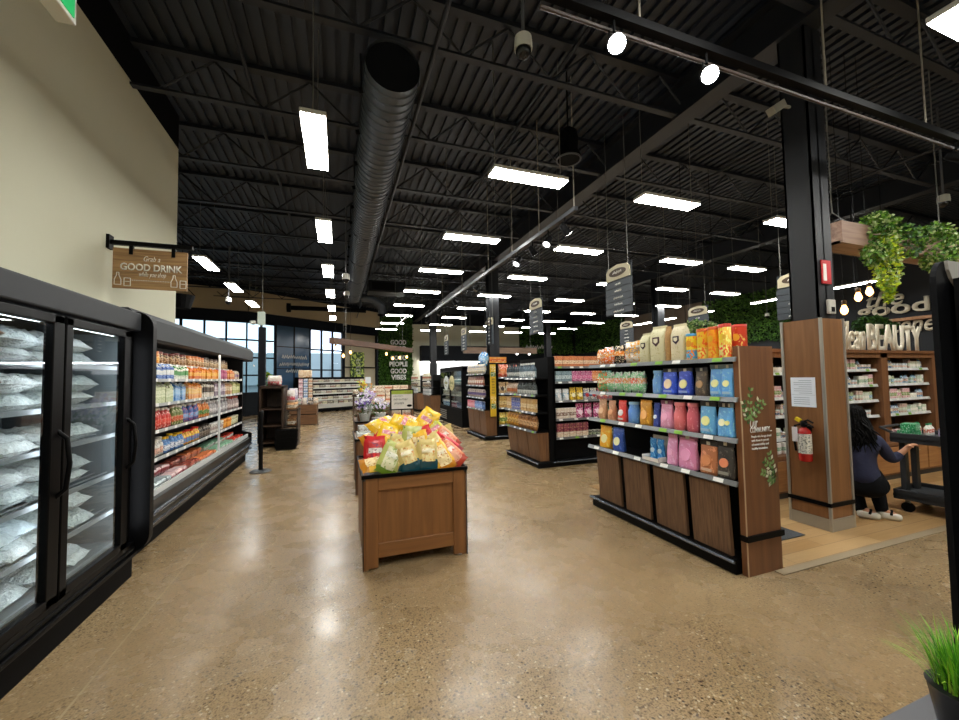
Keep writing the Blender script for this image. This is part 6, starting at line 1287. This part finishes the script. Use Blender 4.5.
bskt = thing('shopping_basket', 'x', 'basket', (0, 0, 0), 0, 'black shopping baskets')
MB().loft([[(-.2, -.14, 0), (.2, -.14, 0), (.2, .14, 0), (-.2, .14, 0)], [(-.24, -.17, .2), (.24, -.17, .2), (.24, .17, .2), (-.24, .17, .2)], [(-.235, -.165, .2), (.235, -.165, .2), (.235, .165, .2), (-.235, .165, .2)], [(-.195, -.135, .01), (.195, -.135, .01), (.195, .135, .01), (-.195, .135, .01)]]).build('basket_body', BLACKM, bskt)
MB().tube([(-.22, 0, .2), (-.2, 0, .26), (.2, 0, .26), (.22, 0, .2)], .01, 6).build('handle', BLACK, bskt, True)
for k in range(4): place(bskt, (-1.15, 10.2, .005+.085*k), (0, 0, .05*k), f'black shopping basket in the stack before the kiosk, {nth(k+1)} from the floor')
def lump(nm, lab, cat, x, y, z, sx, sy, sz, m, grp=None):
    o = pillow(nm, sx, sz, sy, m, None, seed=int(abs(x*100+z*10))); place(o, (x, y, z+sz/2), (0, 0, R.uniform(-.4, .4)), lab, grp); o['category'] = cat; return o
lump('gift_bag', 'pink and white bag on top of the dark kiosk', 'bag', -1.5, 10.9, 1.47, .36, .26, .26, pack('#e6d8cc', '#d86a6a', '#f0ece4', 0, .45, 6, .55))
for k, (y, z, s_) in enumerate(((10.75, .88, 'upper front'), (11.1, .88, 'upper rear'), (10.75, .48, 'lower front'), (11.1, .48, 'lower rear'))):
    lump('bread_loaf', f'wrapped loaf on the side shelf of the dark kiosk, {s_}', 'bread', -1.1, y, z, .24, .14, .17, pack('#c89a68', '#e6dcc8', '#8a5a30', .3, .7, 6, .55))
lump('gift_bag', 'red and white striped bag beside the top of kiosk', 'bag', -1.12, 10.8, 1.06, .2, .14, .3, pack('#e6dcd8', '#c8304a', '#f0ece8', .2, .5, 7, .55))
lump('gift_bag', 'pale lilac bag standing at the side of kiosk', 'bag', -1.1, 11.15, 1.06, .22, .14, .34, pack('#d8d0dc', '#a898b8', '#f0ecf0', .2, .5, 7, .55))
t = thing('wooden_bin', 'low brown wooden two plank bin with a card rack on it', 'bin', (-1.19, 15.8, 0))
for za, zb in ((.03, .36), (.4, .72)): MB().box(-1.64, -.74, 15.35, 16.3, za, zb).build('plank', BROWNX, t); MB().box(-1.6, -.78, 15.4, 16.25, 0, .66).build('core', M('#1c120b', .7), t)
t = thing('card_rack', 'rack of pink white and blue cards standing on the wooden bin', 'rack', (-1.2, 15.9, .7))
MB().box(-1.4, -.9, 15.85, 15.9, .7, 1.7).build('rack_back', BLACKM, t)
cd = box_pack('greeting_card', .14, .02, .17, pack('#e6c0c8', '#f0e8e8', '#a86a7a', .3, .6, 6, .56)); cd2 = box_pack('greeting_card', .14, .02, .17, pack('#dfe6ee', '#8aa4c8', '#4a6a9a', .3, .6, 6, .56)); cd3 = box_pack('greeting_card', .14, .02, .17, pack('#ecdcc4', '#d8a070', '#7a4a3a', .3, .6, 6, .56))
for r_ in range(5):
    for c_ in range(3):
        place((cd, cd2, cd3)[c_], (-1.32+.165*c_, 15.83, .75+.185*r_), (-.1, 0, 0), f'{["pink", "blue", "peach"][c_]} greeting card on the rack over wooden bin, {nth(r_+1)} row up', 'cards on the rack')
for k in range(5): lump('gift_bag', f'small pale gift bag on the wooden bin, {nth(k+1)} from the left', 'bag', -1.55+.19*k, 15.55, .7, .17, .12, .26, pack(('#e6e0d8', '#4a6a5a', '#e0d0c0', '#3a3a3e', '#c8a880')[k], '#b8a898', '#f0ece4', .3, .6, 6, .55), 'gift bags on the bin')
t = thing('gift_box', 'woven tan gift hamper on the top of the card rack', 'hamper', (-1.15, 15.9, 1.7)); MB().box(-1.4, -.95, 15.8, 16.05, 1.7, 1.98, .03).build('hamper_body', pack('#d8b890', '#b8885a', '#e8d8c0', .0, .3, 9, .5), t)
# produce racks
t = thing('produce_rack', 'long black tiered produce rack in front of the front windows', 'rack', (-.2, 22.3, 0))
PR = [(-1.9, 21.2), (1.3, 23.2)]
pd = Vector((PR[1][0]-PR[0][0], PR[1][1]-PR[0][1], 0)); pl_ = pd.length; pd.normalize(); pn = Vector((pd.y, -pd.x, 0)); pa_ = math.atan2(pd.y, pd.x)
def pbox(mb, u0, u1, f0, f1, z0, z1):
    c = Vector((*PR[0], 0))+pd*(u0+u1)/2+pn*(f0+f1)/2; c.z = (z0+z1)/2; mb.obox(c, u1-u0, f1-f0, z1-z0, Matrix.Rotation(pa_, 3, 'Z'))
mb = MB(); pbox(mb, 0, pl_, -.3, .1, 0, 1.75); mb.build('rack_back', BLACKM, t)
mb = MB(); pbox(mb, 0, pl_, .1, .75, .04, .2); mb.build('kick_base', BLACKM, t); mb = MB(); pbox(mb, 0, pl_, .1, .75, .2, .4); mb.build('white_base', M('#bdbbb3', .5), t)
for k, (z, f) in enumerate(((.62, .7), (.92, .55), (1.2, .42), (1.48, .3))):
    mb = MB(); pbox(mb, 0, pl_, .1, f, z-.03, z); mb.build('shelf', BLACKM, t); mb = MB(); pbox(mb, 0, pl_, f, f+.02, z-.04, z+.03); mb.build('price_rail', M('#d0d0c8', .4), t)
pp = [box_pack('produce_pack', .26, .16, .15, pack(a, b_, c_, .2, .6, 6, .5)) for a, b_, c_ in (('#d8d4c8', '#a89a88', '#5a5040'), ('#c8b8a0', '#8a9a58', '#e6dcc8'), ('#e0d8cc', '#b05a3a', '#8a8a80'), ('#b8b0a8', '#6a7a4a', '#e8e4da'))]
for k, (z, f) in enumerate(((.4, .55), (.62, .55), (.92, .42), (1.2, .3), (1.48, .2))):
    for q in range(12):
        c = Vector((*PR[0], 0))+pd*(.18+.3*q)+pn*f
        place(pp[(q*3+k) % 4], (c.x, c.y, z+.001), (0, 0, pa_+R.uniform(-.1, .1)), f'pale produce pack on the rack before front windows, {nth(q+1)} from left on {nth(k+1)} tier up', 'produce packs on the rack')
t = thing('wooden_table', 'small dark wooden table at right end of the produce rack', 'table', (1.0, 19.5, 0)); MB().box(.6, 1.9, 19.2, 20.0, .78, .9).build('top', DKB, t)
for x in (.63, 1.82):
    for y in (19.23, 19.92): MB().box(x, x+.06, y, y+.06, 0, .78).build('leg', DKB, t)
for k in range(4): lump('bread_loaf', f'pale wrapped loaf on the small dark table, {nth(k+1)} from the left', 'bread', .75+.3*k, 19.5, .9, .26, .2, .22, pack('#dcd0bc', '#b08a68', '#f0e8dc', .3, .6, 6, .55), 'loaves on the small table')
t = thing('flower_bucket', 'green leafy plant at the foot of the blue windows', 'plant', (-2.35, 14.5, 1.4)); MB().lathe([(.12, 0), (.16, .35)], 12, (-2.6, 16.6, 1.0)).tube([(-2.6, 16.6, 0), (-2.6, 16.6, 1.0)], .04, 8).lathe([(.2, 0), (.2, .02)], 12, (-2.6, 16.6, 0)).build('stand', BLACKM, t); greenery(t, 'leaves', (-2.6, 16.6, 1.6), .25, .2, .3, 300, .12, 12, (LEAF, LEAF2, M('#b8c040', .5)))

# ------------------------------------------------------------------ right edge: black display cooler seen end on, counter with grass
t = thing('display_cooler', 'tall black display cooler end with rounded top at the right edge', 'cooler', (3.9, .7, 0))
XR0, XR1 = 3.05, 4.2; pr = []
for cx, cz, a0 in ((XR1-.1, 2.08, 0), (XR0+.1, 2.08, 90), (XR0+.1, .15, 180), (XR1-.1, .15, 270)):
    for k in range(7): a = math.radians(a0+15*k); pr.append((cx+.1*math.cos(a), cz+.12*math.sin(a)))
MB().prism(pr, 'Y', 1.14, 1.165).build('end_panel', M('#0c0d10', .55, name='cooler_end_black'), t)
MB().prism([(XR0+.36+.27*math.cos(2*PI*k/24), 2.2-.0+.19*math.sin(2*PI*k/24) if math.sin(2*PI*k/24) < 0 else 2.2) for k in range(24)], 'Y', 1.125, 1.139).build('end_emblem', M('#a9a7a3', .4), t)
MB().box(XR0+.12, XR1, .2, 1.12, .1, 2.1).build('cabinet', BLACKM, t); MB().box(XR0+.1, XR0+.12, .25, 1.08, .3, 2.0).build('glass_door', GLASS, t); MB().box(XR0+.15, XR1, .2, 1.12, 0, .1).build('kick_plate', BLACK, t)
t = thing('counter', 'grey topped low counter in the bottom right corner', 'counter', (1.9, .5, 0))
MB().box(1.0, 2.6, .0, .72, .56, .6, .004).build('countertop', M('#55565a', .45), t); MB().box(1.06, 2.55, .05, .68, 0, .56).build('body', M('#2a2a2c', .6), t)
t = thing('potted_grass', 'bright green artificial grass in a black pot on the grey counter', 'plant', (1.615, .6, .6))
MB().lathe([(.055, 0), (.075, .12), (.078, .125), (.066, .124)], 20, (1.615, .6, .6)).build('pot', M('#121316', .35), t, True)
MB().lathe([(.064, .11), (.001, .112)], 16, (1.615, .6, .6)).build('soil', M('#1a120c', .9), t)
mb = MB(); rr = random.Random(8)
for k in range(330):
    a = rr.uniform(0, 2*PI); r0 = .055*math.sqrt(rr.random()); lean = rr.uniform(.01, .085)*(.4+r0/.055); ln = rr.uniform(.1, .2); w = rr.uniform(.0025, .0045); mb.mi = rr.choice((0, 0, 1, 1, 2))
    p = Vector((1.615+r0*math.cos(a), .6+r0*math.sin(a), .7)); o_ = Vector((math.cos(a+rr.uniform(-.6, .6)), math.sin(a+rr.uniform(-.6, .6)), 0)); s_ = Vector((-o_.y, o_.x, 0))
    q = [p+o_*lean*(i/4)**1.8+Vector((0, 0, ln*(i/4)-lean*.35*(i/4)**3)) for i in range(5)]
    for i in range(4): wa, wb_ = w*(1-i/4.2), w*(1-(i+1)/4.2); mb.quad(q[i]-s_*wa, q[i]+s_*wa, q[i+1]+s_*wb_, q[i+1]-s_*wb_)
o = mb.build('grass_blades', (M('#3f8a1e', .4), M('#6fae2a', .4), M('#a5cf45', .4)), t); o['kind'] = 'stuff'

# ------------------------------------------------------------------ light, world, camera
w = bpy.data.worlds.new('World'); S.world = w; w.use_nodes = True
bg = w.node_tree.nodes['Background']; bg.inputs['Color'].default_value = (.93, .97, 1.0, 1); bg.inputs['Strength'].default_value = 1.6
for k, c in enumerate(LIGHTS):
    l = bpy.data.lights.new('track_spot', 'SPOT'); l.energy = 70; l.spot_size = math.radians(70); l.spot_blend = .6; l.shadow_soft_size = .06; l.color = (1, .95, .88)
    o = bpy.data.objects.new('track_spot', l); COL.objects.link(o); x = c.x
    d = Vector((-.35*x/1.7, -.75, -.75)).normalized(); o.location = c+d*.14; o.rotation_euler = d.to_track_quat('-Z', 'Y').to_euler()
cam = bpy.data.cameras.new('Camera'); co = bpy.data.objects.new('Camera', cam); COL.objects.link(co); S.camera = co
cam.sensor_fit = 'HORIZONTAL'; cam.sensor_width = 36; cam.lens = 36*391.5/959; cam.clip_start = .05; cam.clip_end = 200
yaw, pitch, roll = .345381, .044649, -.01628
fw = Vector((math.sin(yaw)*math.cos(pitch), math.cos(yaw)*math.cos(pitch), math.sin(pitch))); r0 = Vector((math.cos(yaw), -math.sin(yaw), 0)); u0 = r0.cross(fw)
r_ = r0*math.cos(roll)+u0*math.sin(roll); u_ = u0*math.cos(roll)-r0*math.sin(roll)
co.matrix_world = Matrix(((r_.x, u_.x, -fw.x, 0), (r_.y, u_.y, -fw.y, 0), (r_.z, u_.z, -fw.z, 1.6), (0, 0, 0, 1)))
vs = S.view_settings; S.display_settings.display_device = 'sRGB'; vs.view_transform = 'Standard'; vs.look = 'None'; vs.gamma = 1; vs.use_curve_mapping = False; vs.exposure = .85
S.cycles.use_denoising = True; S.cycles.max_bounces = 7; S.cycles.diffuse_bounces = 4; S.cycles.glossy_bounces = 3; S.cycles.transparent_max_bounces = 8; S.cycles.caustics_reflective = False; S.cycles.caustics_refractive = False; S.cycles.sample_clamp_indirect = 6
# prototypes that found no place are not part of the room
for o in [o for o in COL.objects if o.parent is None and o.get('label') in (None, 'x') and o.type in ('EMPTY', 'MESH') and o.get('kind') is None]:
    for c in list(o.children_recursive): bpy.data.objects.remove(c)
    bpy.data.objects.remove(o)
